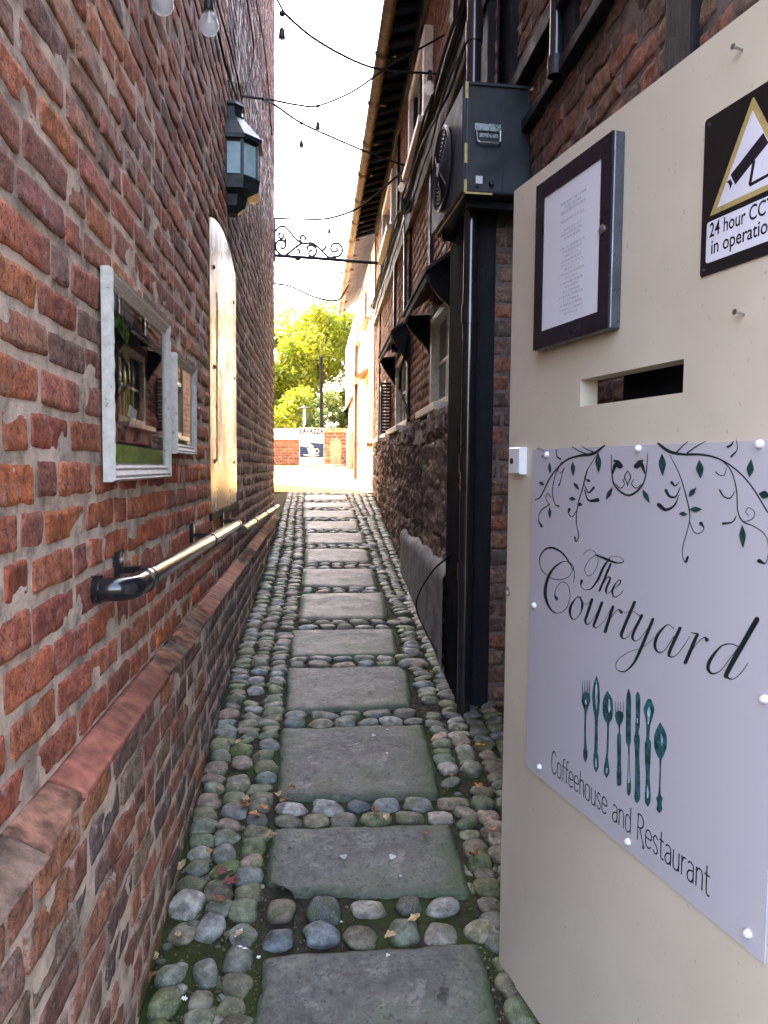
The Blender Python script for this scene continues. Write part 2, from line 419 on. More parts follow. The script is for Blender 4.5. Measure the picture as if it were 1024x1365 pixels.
for i, q in enumerate(SL):
    P = [on_ground(*p) for p in q]
    SLABS.append(P)
    nu, nv = (34, 22) if i < 5 else (16, 8)
    S, T = np.meshgrid(np.linspace(0, 1, nu), np.linspace(0, 1, nv))
    A, Bq, Cq, D = [np.array(p) for p in P]
    XY = (A[None,None]*((1-S)*(1-T))[...,None] + Bq*(S*(1-T))[...,None] + Cq*(S*T)[...,None] + D*((1-S)*T)[...,None])
    X, Y = XY[...,0].copy(), XY[...,1].copy()
    ew = np.minimum(np.minimum(S, 1-S), np.minimum(T, 1-T)) * 1.0
    edge = (ew <= 1e-9)
    # rounded corners
    du = abs(S-.5)*2; dv = abs(T-.5)*2
    sh = 1 - .02*du**20*dv**14
    cx, cy = X.mean(), Y.mean()
    X = cx + (X-cx)*sh + .007*vn(Y*11, X*7, i) + .004*vn(Y*40, X*7, i); Y = cy + (Y-cy)*sh + .007*vn(X*11, Y*7, i+5) + .004*vn(X*38, Y*7, i+5)
    if i == 1:
        kc = np.clip(1-(S/.17+T/.15), 0, 1); X = X + kc*.06; Y = Y + kc*.03
    if i in (3, 7):
        kc = np.clip(1-((1-S)/.10+(1-T)/.16), 0, 1); X = X - kc*.04; Y = Y - kc*.02
    top = .020 + .004*fbm(X*5, Y*5, i+20, 4) - .007*np.clip(1-ew*45, 0, 1)**2
    if i == 2:   # the cracked slab
        for (ax, ay, bx, by, h) in ((.42,.55,.62,.18,.006), (.62,.18,.72,.02,.006), (.10,.10,.24,.26,.005)):
            tt = np.clip(((S-ax)*(bx-ax)+(T-ay)*(by-ay))/((bx-ax)**2+(by-ay)**2), 0, 1)
            dd = np.hypot(S-ax-tt*(bx-ax), (T-ay-tt*(by-ay))*.7); top = top - h*np.exp(-(dd/.022)**2)
    Z = np.interp(Y, _gy, _gz) + 1.6 + top
    V = np.stack([X, Y, Z], -1).reshape(-1, 3)
    idx = np.arange(nu*nv).reshape(nv, nu)
    qd = np.stack([idx[:-1,:-1], idx[:-1,1:], idx[1:,1:], idx[1:,:-1]], -1).reshape(-1, 4).tolist()
    ring = list(idx[0,:]) + list(idx[1:,-1]) + list(idx[-1,-2::-1]) + list(idx[-2:0:-1,0])
    low = V[ring].copy(); low[:,2] -= .05; o0 = len(V); V = np.concatenate([V, low]); nr = len(ring)
    qd += [[ring[j], o0+j, o0+(j+1)%nr, ring[(j+1)%nr]] for j in range(nr)]
    moss = np.clip(1 - ew*9, 0, 1)*.75 + np.clip((S-.72)*3, 0, 1)*(.9 if i in (1, 2) else .35)*(1 if i < 6 else .4)
    if i == 0: moss = np.clip((S-.75)*2.2, 0, .6) + np.clip(1-ew*12, 0, 1)*.5
    cc = np.zeros((len(V), 3)); cc[:nu*nv, 0] = np.clip(moss.ravel(), 0, 1); cc[nu*nv:, 0] = .8
    o = link_mesh('flagstone', V, qd, [M['flag'], M['spot'], M['guano']], None, cc, None, (cx, cy, gz(cy)), True)
    tag(o, LBL[i], 'flagstone', 'flagstones up the middle of the alley')
    # stains on the slab, a part of the surface
    sp = {0: [(592,1333,.012,1),(590,1341,.013,1),(517,1285,.006,2),(455,1240,.004,2)], 1: [(458,1152,.012,2),(523,1152,.012,2),(386,1141,.008,1),(534,1178,.004,2)],
          2: [(498,988,.009,2),(516,1012,.006,2),(516,980,.007,2)], 3: [(516,898,.007,1),(493,930,.011,1),(498,926,.006,2)], 5: [(456,815,.012,1)]}.get(i, [])
    if sp:
        for (px, py, r0, mi) in sp:
            b = B(); c0 = on_ground(px, py); pts = []
            for j in range(14):
                t = 2*math.pi*j/14; r1 = r0*(1+.25*math.sin(3*t+px))
                x, y = c0.x + r1*math.cos(t), c0.y + r1*math.sin(t); pts.append((x, y, gz(y)+.0275))
            b.add(pts, [tuple(range(14))], mi); obj('stain', b, [M['flag'], M['spot'], M['guano']], o)

# ------------------------------------------------------------------ cobbles
bm = bmesh.new(); bmesh.ops.create_icosphere(bm, subdivisions=3, radius=1); ICO_V = np.array([v.co[:] for v in bm.verts]); ICO_F = np.array([[v.index for v in f.verts] for f in bm.faces]); bm.free()
bm = bmesh.new(); bmesh.ops.create_icosphere(bm, subdivisions=2, radius=1); ICO2_V = np.array([v.co[:] for v in bm.verts]); ICO2_F = np.array([[v.index for v in f.verts] for f in bm.faces]); bm.free()
rs = np.random.RandomState(11)
CV, CF, CC = [], [], []; coff = 0
PEB = [(.15,.155,.145),(.12,.135,.14),(.10,.12,.135),(.19,.175,.15),(.16,.125,.10),(.27,.26,.24),(.11,.11,.095),(.21,.15,.12),(.13,.15,.115),(.16,.165,.155),(.17,.16,.12),(.14,.13,.09)]
PLACED = []
def cobble(x, y, a, bb, mossy=0.0, h=None, rot=None, z=0):
    """one stone of half sizes a (across) and bb (along)"""
    global coff
    near = y < 5.2
    Vb, Fb = (ICO_V, ICO_F) if near else (ICO2_V, ICO2_F)
    hh = h or min(a, bb) * rs.uniform(.42, .68)
    p = np.sign(Vb) * np.abs(Vb)**rs.uniform(.62, .95)
    sd_ = rs.randint(1000)
    nn = np.array([vn(Vb[:,0]*1.3+sd_, Vb[:,1]*1.3+Vb[:,2], sd_ % 9), vn(Vb[:,1]*1.3+sd_, Vb[:,2]*1.3, 3), vn(Vb[:,2]*1.3-sd_, Vb[:,0]*1.3+Vb[:,1], 4)]).T
    p = p * (1 + .20*nn)
    p = p * np.array([a, bb, hh])
    t = rot if rot is not None else rs.uniform(-.6, .6); ct, st = math.cos(t), math.sin(t)
    tl = rs.uniform(-.14, .14); q = p.copy(); q[:,2] = p[:,2] + tl*p[:,0] + rs.uniform(-.14,.14)*p[:,1]
    X = q[:,0]*ct - q[:,1]*st; Y = q[:,0]*st + q[:,1]*ct
    sl = (gz(y+.05)-gz(y-.05))/.1
    P = np.stack([X + x, Y + y, q[:,2] + gz(y) + sl*Y + z + .006 + rs.uniform(-.006, .003)], -1)
    CV.append(P); CF.append(Fb + coff); coff += len(P)
    c = np.array(PEB[rs.randint(len(PEB))]) * rs.uniform(.6, 1.45)
    mg = np.array([.06, .095, .022])
    c = c*(1-mossy) + mg*rs.uniform(.8,1.6)*mossy
    CC.append(np.repeat(c[None], len(P), 0))
LEDG = lambda y: -.445; REDG = lambda y: .75 + (y-4)*.022 if y > 3.6 else .90
sl_left = lambda y: float(np.interp(y, [p[0].y for p in SLABS], [min(p[0].x, p[3].x) for p in SLABS]))
sl_right = lambda y: float(np.interp(y, [p[0].y for p in SLABS], [max(p[1].x, p[2].x) for p in SLABS]))
# side strips: loose columns whose stones touch their neighbours
def strip(x0f, x1f, y0, y1, w0, ratio, mossf):
    wd = x1f((y0+y1)/2) - x0f((y0+y1)/2); nc = max(2, int(round(wd / w0)))
    for c_ in range(nc):
        y = y0 + rs.uniform(0, .05)
        while y < y1:
            xa, xb = x0f(y), x1f(y); cw = (xb-xa)/nc
            big = 1.0 + .0*y
            b_ = cw*.5*rs.uniform(*ratio)*big; a_ = cw*.5*(rs.uniform(.84, 1.10) if y > 2.2 else rs.uniform(.72, 1.0))
            x = xa + cw*(c_+.5) + rs.uniform(-.1, .1)*cw
            if rs.rand() > .05: cobble(x, y + b_, a_, b_, mossf(x, y))
            y += 2*b_ + (rs.uniform(-.012, .004) if y > 2.2 else rs.uniform(-.004, .014))
mossL = lambda x, y: max(0, rs.uniform(-.6, 1.0)) * (1.0 if x < -.24 else .6)
mossR = lambda x, y: max(0, rs.uniform(-.8, .8)) * (1.1 if 4 < y < 9 else .9)
for y0 in np.arange(1.25, 12.0, 1.0):
    strip(LEDG, lambda y: sl_left(y) - .010, y0, y0+1.0, .102, (.62, 1.05) if y0 < 3 else (.50, .85), mossL)
for y0, y1 in ((1.25,2.2),(2.2,3.0),(3.0,3.58),(3.62,4.6),(4.6,5.6),(5.6,6.6),(6.6,7.6),(7.6,8.6),(8.6,9.6),(9.6,10.6),(10.6,11.4),(11.4,12.1)):
    strip(lambda y: sl_right(y) + .012, REDG, y0, y1, .100, (.6, 1.0) if y0 < 3 else (.48, .80), mossR)
# rows between the slabs
for i in range(len(SLABS)):
    back = SLABS[i]; nxt = SLABS[i+1] if i+1 < len(SLABS) else None
    ya = (back[2].y + back[3].y)/2 + .008; yb = (nxt[0].y + nxt[1].y)/2 - .006 if nxt else 12.12
    xa, xb = sl_left(ya) + .005, sl_right(ya) - .005
    rows = 2 if i == 0 else max(1, int(round((yb-ya)/.085))); rh = (yb-ya)/rows
    for r_ in range(rows):
        x = xa
        while x < xb - .03:
            a_ = rs.uniform(.045, .068); b_ = rh*.5*rs.uniform(.8, .98)
            if i == 0: a_ = rs.uniform(.042, .06); b_ = rs.uniform(.038, .05)
            cobble(x + a_, ya + rh*(r_+.5) + (rs.uniform(-.008,.008) if i == 0 else 0), a_, b_, max(0, rs.uniform(-1.2, .4)), rot=rs.uniform(-.12, .12))
            x += 2*a_ + (rs.uniform(.0, .012) if i else rs.uniform(.01, .035))
for _ in range(420):     # small packing stones in the wider gaps near the camera
    y = rs.uniform(1.3, 2.9); x = rs.uniform(-.44, -.17) if rs.rand() < .6 else rs.uniform(.50, .88)
    a_ = rs.uniform(.012, .026); cobble(x, y, a_, a_*rs.uniform(.6, 1.0), max(0, rs.uniform(-.6, .8)), z=-.012)
n = N('river_cobble')
a = n.t.nodes.new('ShaderNodeAttribute'); a.attribute_name = 'Col'
c = n.mix(1.0, a.outputs['Color'], n.ramp(n.noise(26, 7, .65), [(.34, .4), (.5, .95), (.66, 1.8)]), 'MULTIPLY')
c = n.mix(n.ramp(n.noise(11, 8, .75), [(.52, 0.0), (.61, .75)]), c, (.055,.085,.02))
c = n.mix(n.ramp(n.noise(240, 3), [(.59, 0.0), (.64, .5)]), c, (.30,.30,.28))
M['cobble'] = n.fin(c, n.ramp(n.noise(18, 5), [(.3, .35), (.7, .65)]), n.bump(n.noise(70, 7, .75), .7, .007), 0, .4)
o = link_mesh('cobble_paving', np.concatenate(CV), np.concatenate(CF), M['cobble'], None, np.concatenate(CC), None, (0,0,0), True); struct(o)
# grit and crumbs between the stones
rs = np.random.RandomState(21); V, F_, C_ = [], [], []; off = 0
oct_v = np.array([(1,0,0),(-1,0,0),(0,1,0),(0,-1,0),(0,0,1),(0,0,-1)], float); oct_f = np.array([(0,2,4),(2,1,4),(1,3,4),(3,0,4),(2,0,5),(1,2,5),(3,1,5),(0,3,5)])
for _ in range(14000):
    y = 1.3 + 7*rs.rand()**1.6; x = rs.uniform(-.45, .88) if rs.rand() < .3 else (rs.uniform(-.45, -.15) if rs.rand() < .55 else rs.uniform(.49, .8))
    s_ = rs.uniform(.0015, .006); p = oct_v * rs.uniform(.5, 1.3, 3) * s_
    V.append(p + np.array([x, y, gz(y) + .005 + rs.uniform(0, .004)])); F_.append(oct_f + off); off += 6
    C_.append(np.repeat(np.array([[(.06,.05,.04),(.13,.09,.06),(.17,.15,.12),(.09,.10,.05)][rs.randint(4)]]), 6, 0))
M['grit'] = brick_mat('grit', .1, .1)
struct(link_mesh('path_grit', np.concatenate(V), np.concatenate(F_), M['grit'], None, np.concatenate(C_), None, (0,0,0)), 'stuff')

# fallen leaves
def leafmesh(L, W, curl, seed):
    r_ = np.random.RandomState(seed); out = []; nseg = 9
    pts = []
    for j in range(nseg+1):
        t = j/nseg; wv = W*math.sin(math.pi*min(1, t*1.02))**.7*(1+.3*math.sin(t*15+seed)); pts.append((t*L - L/2, wv))
    V_, F2 = [], []
    for (x, wv) in pts:
        zc = curl*(x/L*2)**2*L
        for s_ in (-1, -.5, 0, .5, 1): V_.append((x, s_*wv, zc + abs(s_)*wv*.35 + r_.uniform(-.002, .002)))
    for j in range(nseg):
        for k in range(4): a0 = j*5+k; F2.append((a0, a0+5, a0+6, a0+1))
    return V_, F2
LM = {'brown': simple('dry_brown_leaf', (.20,.085,.035), .7, 0, .4, 60), 'orange': simple('orange_leaf', (.45,.20,.06), .7, 0, .35, 60),
      'tan': simple('tan_leaf', (.42,.30,.17), .75, 0, .3, 60), 'red': simple('dark_red_leaf', (.13,.035,.03), .7, 0, .4, 60), 'yellow': simple('yellow_leaf', (.55,.36,.04), .7, 0, .3, 60)}
SPOT = [(340,1098,'orange',.034),(352,1090,'orange',.03),(362,1130,'tan',.04),(300,1176,'red',.05),(308,1190,'red',.04),(296,1218,'brown',.045),(370,1070,'tan',.035),(378,1080,'brown',.03),
 (240,1170,'tan',.035),(292,1064,'orange',.025),(326,1085,'brown',.04),(328,1080,'tan',.03),(318,1260,'tan',.018),(505,893,'yellow',.022),(500,1095,'brown',.03),(515,1100,'tan',.03),(640,1005,'yellow',.04),
 (636,1060,'orange',.028),(600,1045,'orange',.022),(655,1120,'orange',.03),(632,1155,'brown',.035),(520,1262,'tan',.025),(568,1125,'brown',.022),(205,1295,'tan',.03),(200,1320,'brown',.04),
 (552,1240,'tan',.03),(280,1150,'orange',.02),(345,1015,'brown',.02),(318,1000,'tan',.025),(560,960,'brown',.02),(583,930,'tan',.02),(575,905,'orange',.018),(340,895,'orange',.02),(352,870,'brown',.018),
 (560,880,'brown',.022),(548,860,'orange',.018),(540,845,'brown',.02),(648,1015,'tan',.025),(610,985,'brown',.02),(388,1062,'brown',.03),(238,1262,'tan',.02),(405,965,'tan',.016),(600,930,'brown',.02)]
GL = {'brown': 'small dry brown leaf curled on the cobbles', 'orange': 'small orange autumn leaf lying among the cobbles', 'tan': 'small pale tan leaf lying among the cobbles',
      'red': 'dark red crumpled leaf on the left cobbles', 'yellow': 'small bright yellow leaf on the cobbles'}
for j, (px, py, k, L) in enumerate(SPOT):
    p = on_ground(px, py); vs, fs = leafmesh(L*1.5, L*.45, .25*((j % 3)-.6), j); t = j*2.4
    me = bpy.data.meshes.new('fallen_leaf'); me.from_pydata(vs, [], fs); me.materials.append(LM[k])
    o = bpy.data.objects.new('fallen_leaf', me); COL.objects.link(o); o.location = (p.x, p.y, p.z + .038); o.rotation_euler = (.25*math.sin(j), .3*math.cos(j*2), t)
    tag(o, GL[k], 'leaf', 'fallen %s leaves on the alley floor' % k)
# white feather / paper scraps
M['scrap'] = simple('white_scrap', (.75,.76,.78), .6)
for j, (px, py, L) in enumerate([(318,1258,.05),(323,1277,.035),(246,1346,.018),(345,1290,.015)]):
    p = on_ground(px, py); vs, fs = leafmesh(L, L*.13 if j < 2 else L*.4, .1, j+90)
    me = bpy.data.meshes.new('feather' if j < 2 else 'paper_scrap'); me.from_pydata(vs, [], fs); me.materials.append(M['scrap'])
    o = bpy.data.objects.new('feather' if j < 2 else 'paper_scrap', me); COL.objects.link(o); o.location = (p.x, p.y, p.z+.03); o.rotation_euler = (.1, .1, [1.2, -.3, .2, 1][j])
    tag(o, ['longer white feather standing out on the left cobbles', 'shorter white feather just below the longer one', 'white paper scrap at the bottom left by the wall', 'tiny white scrap beside the nearest flagstone'][j], 'feather' if j < 2 else 'scrap')
# ------------------------------------------------------------------ LEFT BUILDING
XL, XP = -.52, -.455         # upper wall face, plinth face
LB = thing('brick_building', 'tall red brick building forming the left side of the alley', 'building', (-3, 5, 0))
def FL(X):
    def F(u, v, w): return np.stack([np.full_like(u, X) + w, u, v], -1)
    return F
AU0, AU1, AV0, AV1 = 3.78, 5.02, 1.365, 2.80
def archtop(u): t = (u-(AU0+AU1)/2)/((AU1-AU0)/2); return AV1 + .10*(1-t*t) if abs(t) <= 1 else AV0
def hole_left(a, b, lo, hi):
    m = .02
    if b < AU0-m or a > AU1+m or hi < AV0-m or lo > AV1+.14: return a, b, lo, hi
    mid = (a+b)/2; cv = (lo+hi)/2
    if a > AU0-m and b < AU1+m:
        t = archtop(min(max(mid, AU0), AU1)) + .02
        if lo < AV0 < hi: return a, b, lo, AV0-.01
        if cv < AV0: return a, b, lo, hi
        if lo >= t: return a, b, lo, hi
        if hi > t + .02: return a, b, t, hi
        return None
    if lo > AV1 + .01 or hi < AV0: return a, b, lo, hi
    if a < AU0: return a, AU0-m, lo, hi
    return AU1+m, b, lo, hi
def pal_left(u, v, rs):
    low = v < 1.72 + .1*math.sin(u*2) and u < 4.0
    if low: L = [(.54,.14,.06),(.60,.19,.065),(.48,.12,.065),(.42,.12,.075),(.46,.14,.08),(.34,.11,.08),(.52,.15,.08)]
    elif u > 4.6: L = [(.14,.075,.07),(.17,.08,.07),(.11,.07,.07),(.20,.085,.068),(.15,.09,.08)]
    else: L = [(.41,.14,.095),(.36,.13,.095),(.47,.145,.085),(.32,.125,.10),(.30,.15,.12),(.41,.18,.11),(.52,.17,.08),(.38,.155,.105),(.25,.14,.115),(.44,.15,.095),(.43,.13,.08)]
    return pick(rs, L)
rs = np.random.RandomState(2)
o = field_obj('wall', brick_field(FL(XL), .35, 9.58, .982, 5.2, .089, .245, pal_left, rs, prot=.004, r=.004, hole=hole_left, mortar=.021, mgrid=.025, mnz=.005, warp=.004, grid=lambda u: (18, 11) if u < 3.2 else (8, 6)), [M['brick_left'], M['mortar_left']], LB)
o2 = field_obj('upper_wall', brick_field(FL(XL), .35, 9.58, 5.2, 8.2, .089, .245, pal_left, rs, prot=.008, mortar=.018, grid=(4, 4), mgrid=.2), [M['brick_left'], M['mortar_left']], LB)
def pal_low(u, v, rs):
    L = [(.32,.13,.09),(.25,.12,.09),(.37,.15,.09),(.20,.11,.09),(.27,.17,.12),(.40,.16,.09),(.15,.10,.09)]
    if u > 3.0: L = [(.15,.12,.115),(.18,.13,.12),(.13,.11,.115),(.19,.12,.10)]
    return pick(rs, L)
field_obj('plinth', brick_field(FL(XP), .35, 9.60, -.12, .935, .088, .24, pal_low, rs, prot=.004, r=.004, mortar=.018, warp=.006, mgrid=.03, mnz=.007, grid=lambda u: (18, 11) if u < 2.6 else (8, 6)), [M['brick_low'], M['mortar_left']], LB)
# end face and body
b = B(); b.box((-6, .36, -.4), (XL-.02, 9.56, 8.2)); b.box((-6, 9.56, -.4), (-1.05, 14.15, 8.2))
M['brick_plain'] = None
n = N('plain_far_brick'); bt = n.t.nodes.new('ShaderNodeTexBrick'); mp = n.t.nodes.new('ShaderNodeMapping'); mp.inputs['Rotation'].default_value = (RAD(90), 0, 0)
n.L(n.co, mp.inputs[0]); n.L(mp.outputs[0], bt.inputs[0]); bt.inputs['Scale'].default_value = 4.4
bt.inputs['Color1'].default_value = (.22,.09,.06,1); bt.inputs['Color2'].default_value = (.15,.07,.05,1); bt.inputs['Mortar'].default_value = (.3,.26,.22,1)
M['brick_plain'] = n.fin(n.mix(1.0, bt.outputs['Color'], n.ramp(n.noise(6, 5), [(.3, .7), (.7, 1.3)]), 'MULTIPLY'), .9, n.bump(bt.outputs['Fac'], -.6, .01))
obj('rear_wing', b, M['brick_plain'], LB)
n_ = brick_field(lambda u, v, w: np.stack([u, 9.56 + w, v], -1)[:, [0,1,2]], -2.0, XL, 0.4, 7.8, .083, .235, pal_left, rs, grid=(4,4), mgrid=.2)
# sloping coping of the plinth: red tiles, worn bricks and big stones near the camera
def coping(name, y0, y1, z, mat, jig=0, lab=None, dx=0):
    b = B(); m = .004
    pr = [(XP+.006+dx, z-.022), (XP+.006+dx, z-.008), (XL+.012, z+.024), (XL-.03, z+.024), (XL-.03, z-.022)]
    n0 = len(pr); ys = (y0+m, y1-m)
    vs = [(x + rnd.uniform(-jig, jig), y, zz + rnd.uniform(-jig, jig)) for y in ys for (x, zz) in pr]
    b.add(vs, [tuple(range(n0)), tuple(range(n0, 2*n0))[::-1]] + [(i, (i+1) % n0, n0+(i+1) % n0, n0+i) for i in range(n0)][::1])
    bev = bevel(obj(name, b, mat, LB), .004, 2)
    bm = bmesh.new(); bm.from_mesh(bev.data); bmesh.ops.recalc_face_normals(bm, faces=bm.faces); bm.to_mesh(bev.data); bm.free()
    return bev
for (y0, y1) in ((1.50, 1.79), (1.79, 2.08), (2.08, 2.36)): coping('coping_tile', y0, y1, .955, M['tile_red'])
y = 3.36
while y < 4.95: coping('coping_tile', y, y+.27, .955, M['tile_red']); y += .27
y = 5.75
while y < 6.9: coping('coping_tile', y, y+.27, .955, M['tile_red']); y += .27
M['stone_brown'] = simple('brown_coping_stone', (.19,.125,.09), .9, 0, .55, 16, 1.0, 45, .012)
M['brick_worn'] = simple('worn_coping_brick', (.30,.14,.09), .9, 0, .55, 18, 1.0, 50, .010)
for (y0, y1, m) in ((.4,.86,'stone_brown'),(.86,1.28,'stone_brown'),(1.28,1.50,'brick_worn'),(2.36,2.58,'brick_worn'),(2.58,2.72,'stone_brown'),(2.72,2.94,'brick_worn'),(2.94,3.12,'stone_brown'),(3.12,3.36,'brick_worn'),
                    (4.98,5.2,'stone_brown'),(5.2,5.45,'brick_worn'),(5.45,5.75,'stone_brown')):
    coping('coping_stone', y0, y1, .955, M[m], .009)
for k in range(11): coping('coping_stone', 6.91+k*.24, 6.91+k*.24+.24, .955, M['brick_worn' if k % 2 else 'stone_brown'], .005)
# arched opening closed by a glossy board
b = B(); N_ = 24
pts = [(AU0, AV0), (AU1, AV0)] + [(AU1 - (AU1-AU0)*i/N_, archtop(AU1 - (AU1-AU0)*i/N_)) for i in range(N_+1)]
Fy = lambda u, v, w_: (XL + w_, u, v)
b.prism(Fy, pts, -.045, .004)
n = N('varnished_board')
k = n.noise(2.2, 7, .6); c = n.ramp(k, [(.35, (.16,.08,.042)), (.5, (.22,.12,.062)), (.65, (.28,.165,.095))])
M['board'] = n.fin(c, n.ramp(n.noise(3, 4), [(.3, .22), (.7, .36)]), n.bump(n.noise(2.4, 3, .5), .22, .03), 0, .28)
n.b.inputs['Specular Tint'].default_value = (.42, .23, .12, 1)

bd = obj('arched_board', b, M['board'], LB)
b = B()
for (u, v) in ((3.93,1.62),(4.85,1.62),(3.93,2.1),(4.85,2.15),(3.93,2.6),(4.85,2.62)): b = B(); b.lathe((XL+.004, u, v), (1,0,0), [(0,.012),(.004,.012),(.007,.006)], 8); obj('screw', b, M['iron'], bd)
b = B(); b.box((XL-.03, AU0-.02, AV0-.04), (XL+.012, AU1+.03, AV0-.004))
obj('sill', b, M['timber'], bd)
b = B(); b.prism(Fy, [(4.02,1.62),(4.80,1.62),(4.78,2.52),(4.70,2.55),(4.05,2.50)], .004, .008)
M['poly'] = simple('clear_film_notice', (.34,.21,.12), .25, 0, .3, 3, .35, 6, .03, .2)
M['poly'].node_tree.nodes['Principled BSDF'].inputs['Specular Tint'].default_value = (.6,.36,.2,1)
obj('film_notice', b, M['poly'], bd)

# waste pipe low on the left wall
def px_x(px, py, X): return on_x(px, py, X)
PP = thing('waste_pipe', 'glossy black drainpipe running low along the left brick wall', 'pipe', (XL+.06, 2.0, 1.25))
XR = XL + .085
p0 = px_x(186, 777, XR); p1 = px_x(316, 699, XR); q0 = px_x(322, 707, XR-.02); q1 = px_x(372, 677, XR-.02)
q1 = Vector((q0.x, 9.2, q0.z - (9.2-q0.y)*.02))
rp = .026
b = B(); b.tube([p0 + (p1-p0)*t for t in np.linspace(0, 1, 8)], rp, 20)
autosmooth(obj('pipe', b, M['black_plastic'], PP))
b = B(); pw = Vector((XL-.01, p0.y-.10, p0.z)); c1 = Vector((XR-.01, p0.y-.10, p0.z))
arc = [pw, Vector((XL+.03, pw.y, p0.z))] + [Vector((XR - .045 + .045*math.sin(a_), p0.y-.055-.045*math.cos(a_), p0.z)) for a_ in np.linspace(.2, 1.57, 7)] + [p0 + (p1-p0).normalized()*.05]
b.tube(arc, rp+.003, 20); d_ = (p1-p0).normalized()
b.tube([p0 + d_*.035, p0 + d_*.06], rp+.007, 20); b.tube([pw + Vector((.008,0,0)), pw + Vector((.03,0,0))], rp+.008, 20)
autosmooth(obj('elbow', b, M['black_plastic'], PP))
for t in (.045, .55, .985):
    b = B(); c0 = p0 + (p1-p0)*t
    b.tube([c0 - d_*.014, c0 + d_*.014], rp+.004, 20)
    b.box((XL-.005, c0.y-.012, c0.z+.012), (c0.x, c0.y+.012, c0.z+.030)); b.box((XL-.004, c0.y-.02, c0.z-.01), (XL+.016, c0.y+.02, c0.z+.07))
    autosmooth(obj('clip', b, M['black_plastic'], PP))
M['pipe_brown'] = simple('faded_brown_pipe', (.06,.04,.03), .3, 0, .2, 30, .05)
P2 = thing('far_waste_pipe', 'thinner brownish drainpipe low on the left wall beyond the black one', 'pipe', tuple(q0))
b = B(); b.tube([q0 + (q1-q0)*t for t in np.linspace(0, 1, 8)], .026, 16); autosmooth(obj('pipe', b, M['pipe_brown'], P2))
for t in (.01, .22, .5, .8):
    b = B(); c0 = q0 + (q1-q0)*t; dd = (q1-q0).normalized(); b.tube([c0-dd*.02, c0+dd*.02], .032, 16); b.box((XL-.005, c0.y-.012, c0.z-.01), (c0.x, c0.y+.012, c0.z+.01))
    autosmooth(obj('clip', b, M['pipe_brown'], P2))

# ------------------------------------------------------------------ framed posters
def distressed():
    n = N('chipped_white_frame'); k = n.noise(38, 7, .75)
    c = n.ramp(k, [(.33, (.15,.105,.075)), (.38, (.52,.47,.41)), (.6, (.64,.60,.55)), (.85, (.74,.71,.67))])
    return n.fin(c, .55, n.bump(n.noise(60, 6, .7), .6, .006), 0, .4)
M['frame'] = distressed()
def poster(name, label, y0, y1, z0, z1, fw, dp, draw, fx=XL+.010):
    T = thing(name, label, 'framed picture', (fx, (y0+y1)/2, z0))
    F = lambda u, v, w_: (fx + w_, u, v)
    for (a0, b0, c0, d0) in ((y0, z0, y1, z0+fw), (y0, z1-fw, y1, z1), (y0, z0+fw, y0+fw, z1-fw), (y1-fw, z0+fw, y1, z1-fw)):
        pass
    b = B()
    # moulded frame: profile swept round the rectangle
    prof = [(0, 0), (0, dp*.75), (fw*.12, dp), (fw*.22, dp*.86), (fw*.34, dp*.95), (fw*.62, dp*.62), (fw*.74, dp*.72), (fw*.86, dp*.5), (fw, dp*.42), (fw, 0)]
    ring = []
    for (i_, w_) in prof:
        ring.append([F(y0+i_, z0+i_, w_), F(y1-i_, z0+i_, w_), F(y1-i_, z1-i_, w_), F(y0+i_, z1-i_, w_)])
    # subdivide sides with carved ripples
    ns = 40; vs = []; fs = []
    for ri, (i_, w_) in enumerate(prof):
        for sd_ in range(4):
            A, Bq = Vector(ring[ri][sd_]), Vector(ring[ri][(sd_+1) % 4])
            for k in range(ns):
                t = k/ns; p = A.lerp(Bq, t)
                if ri in (2, 3, 4): p.x += .0008*math.sin(t*60) + .0012*mnoise.noise(Vector((p.y*40, p.z*40, ri)))
                if ri in (1, 2): p += Vector((0, mnoise.noise(p*55)*.0012, mnoise.noise(p*45+Vector((3,3,3)))*.0012))
                vs.append(p)
    R_ = 4*ns
    for ri in range(len(prof)-1):
        for k in range(R_): fs.append((ri*R_+k, ri*R_+(k+1) % R_, (ri+1)*R_+(k+1) % R_, (ri+1)*R_+k))
    b.add(vs, fs)
    autosmooth(obj('frame', b, M['frame'], T), 50)
    draw(T, F, y0+fw, y1-fw, z0+fw, z1-fw, dp)
    b = B(); b.fbox(F, (y0+fw*.9, z0+fw*.9, dp*.46), (y1-fw*.9, z1-fw*.9, dp*.50)); obj('glass', b, M['glass'], T)
    return T, F
def glassmat(name, a=.12, rough=.03):
    m = bpy.data.materials.new(name); m.use_nodes = True; t = m.node_tree; t.nodes.clear()
    o_ = t.nodes.new('ShaderNodeOutputMaterial'); mx = t.nodes.new('ShaderNodeMixShader'); tr = t.nodes.new('ShaderNodeBsdfTransparent'); gl = t.nodes.new('ShaderNodeBsdfGlossy')
    fr = t.nodes.new('ShaderNodeFresnel'); bf = t.nodes.new('ShaderNodeNewGeometry'); mr = t.nodes.new('ShaderNodeMapRange'); mr.inputs['To Min'].default_value = 1.22; mr.inputs['To Max'].default_value = 1/1.22; t.links.new(bf.outputs['Backfacing'], mr.inputs['Value']); t.links.new(mr.outputs[0], fr.inputs[0]); ad = t.nodes.new('ShaderNodeMath'); ad.operation = 'ADD'; ad.inputs[1].default_value = a
    gl.inputs['Roughness'].default_value = rough; tr.inputs[0].default_value = (.93,.96,.97,1)
    t.links.new(fr.outputs[0], ad.inputs[0]); t.links.new(ad.outputs[0], mx.inputs[0]); t.links.new(tr.outputs[0], mx.inputs[1]); t.links.new(gl.outputs[0], mx.inputs[2]); t.links.new(mx.outputs[0], o_.inputs[0])
    return m
M['glass'] = glassmat('clear_glass', .02, .015)
n = N('dark_photo_print'); k = n.noise(5, 7, .65)
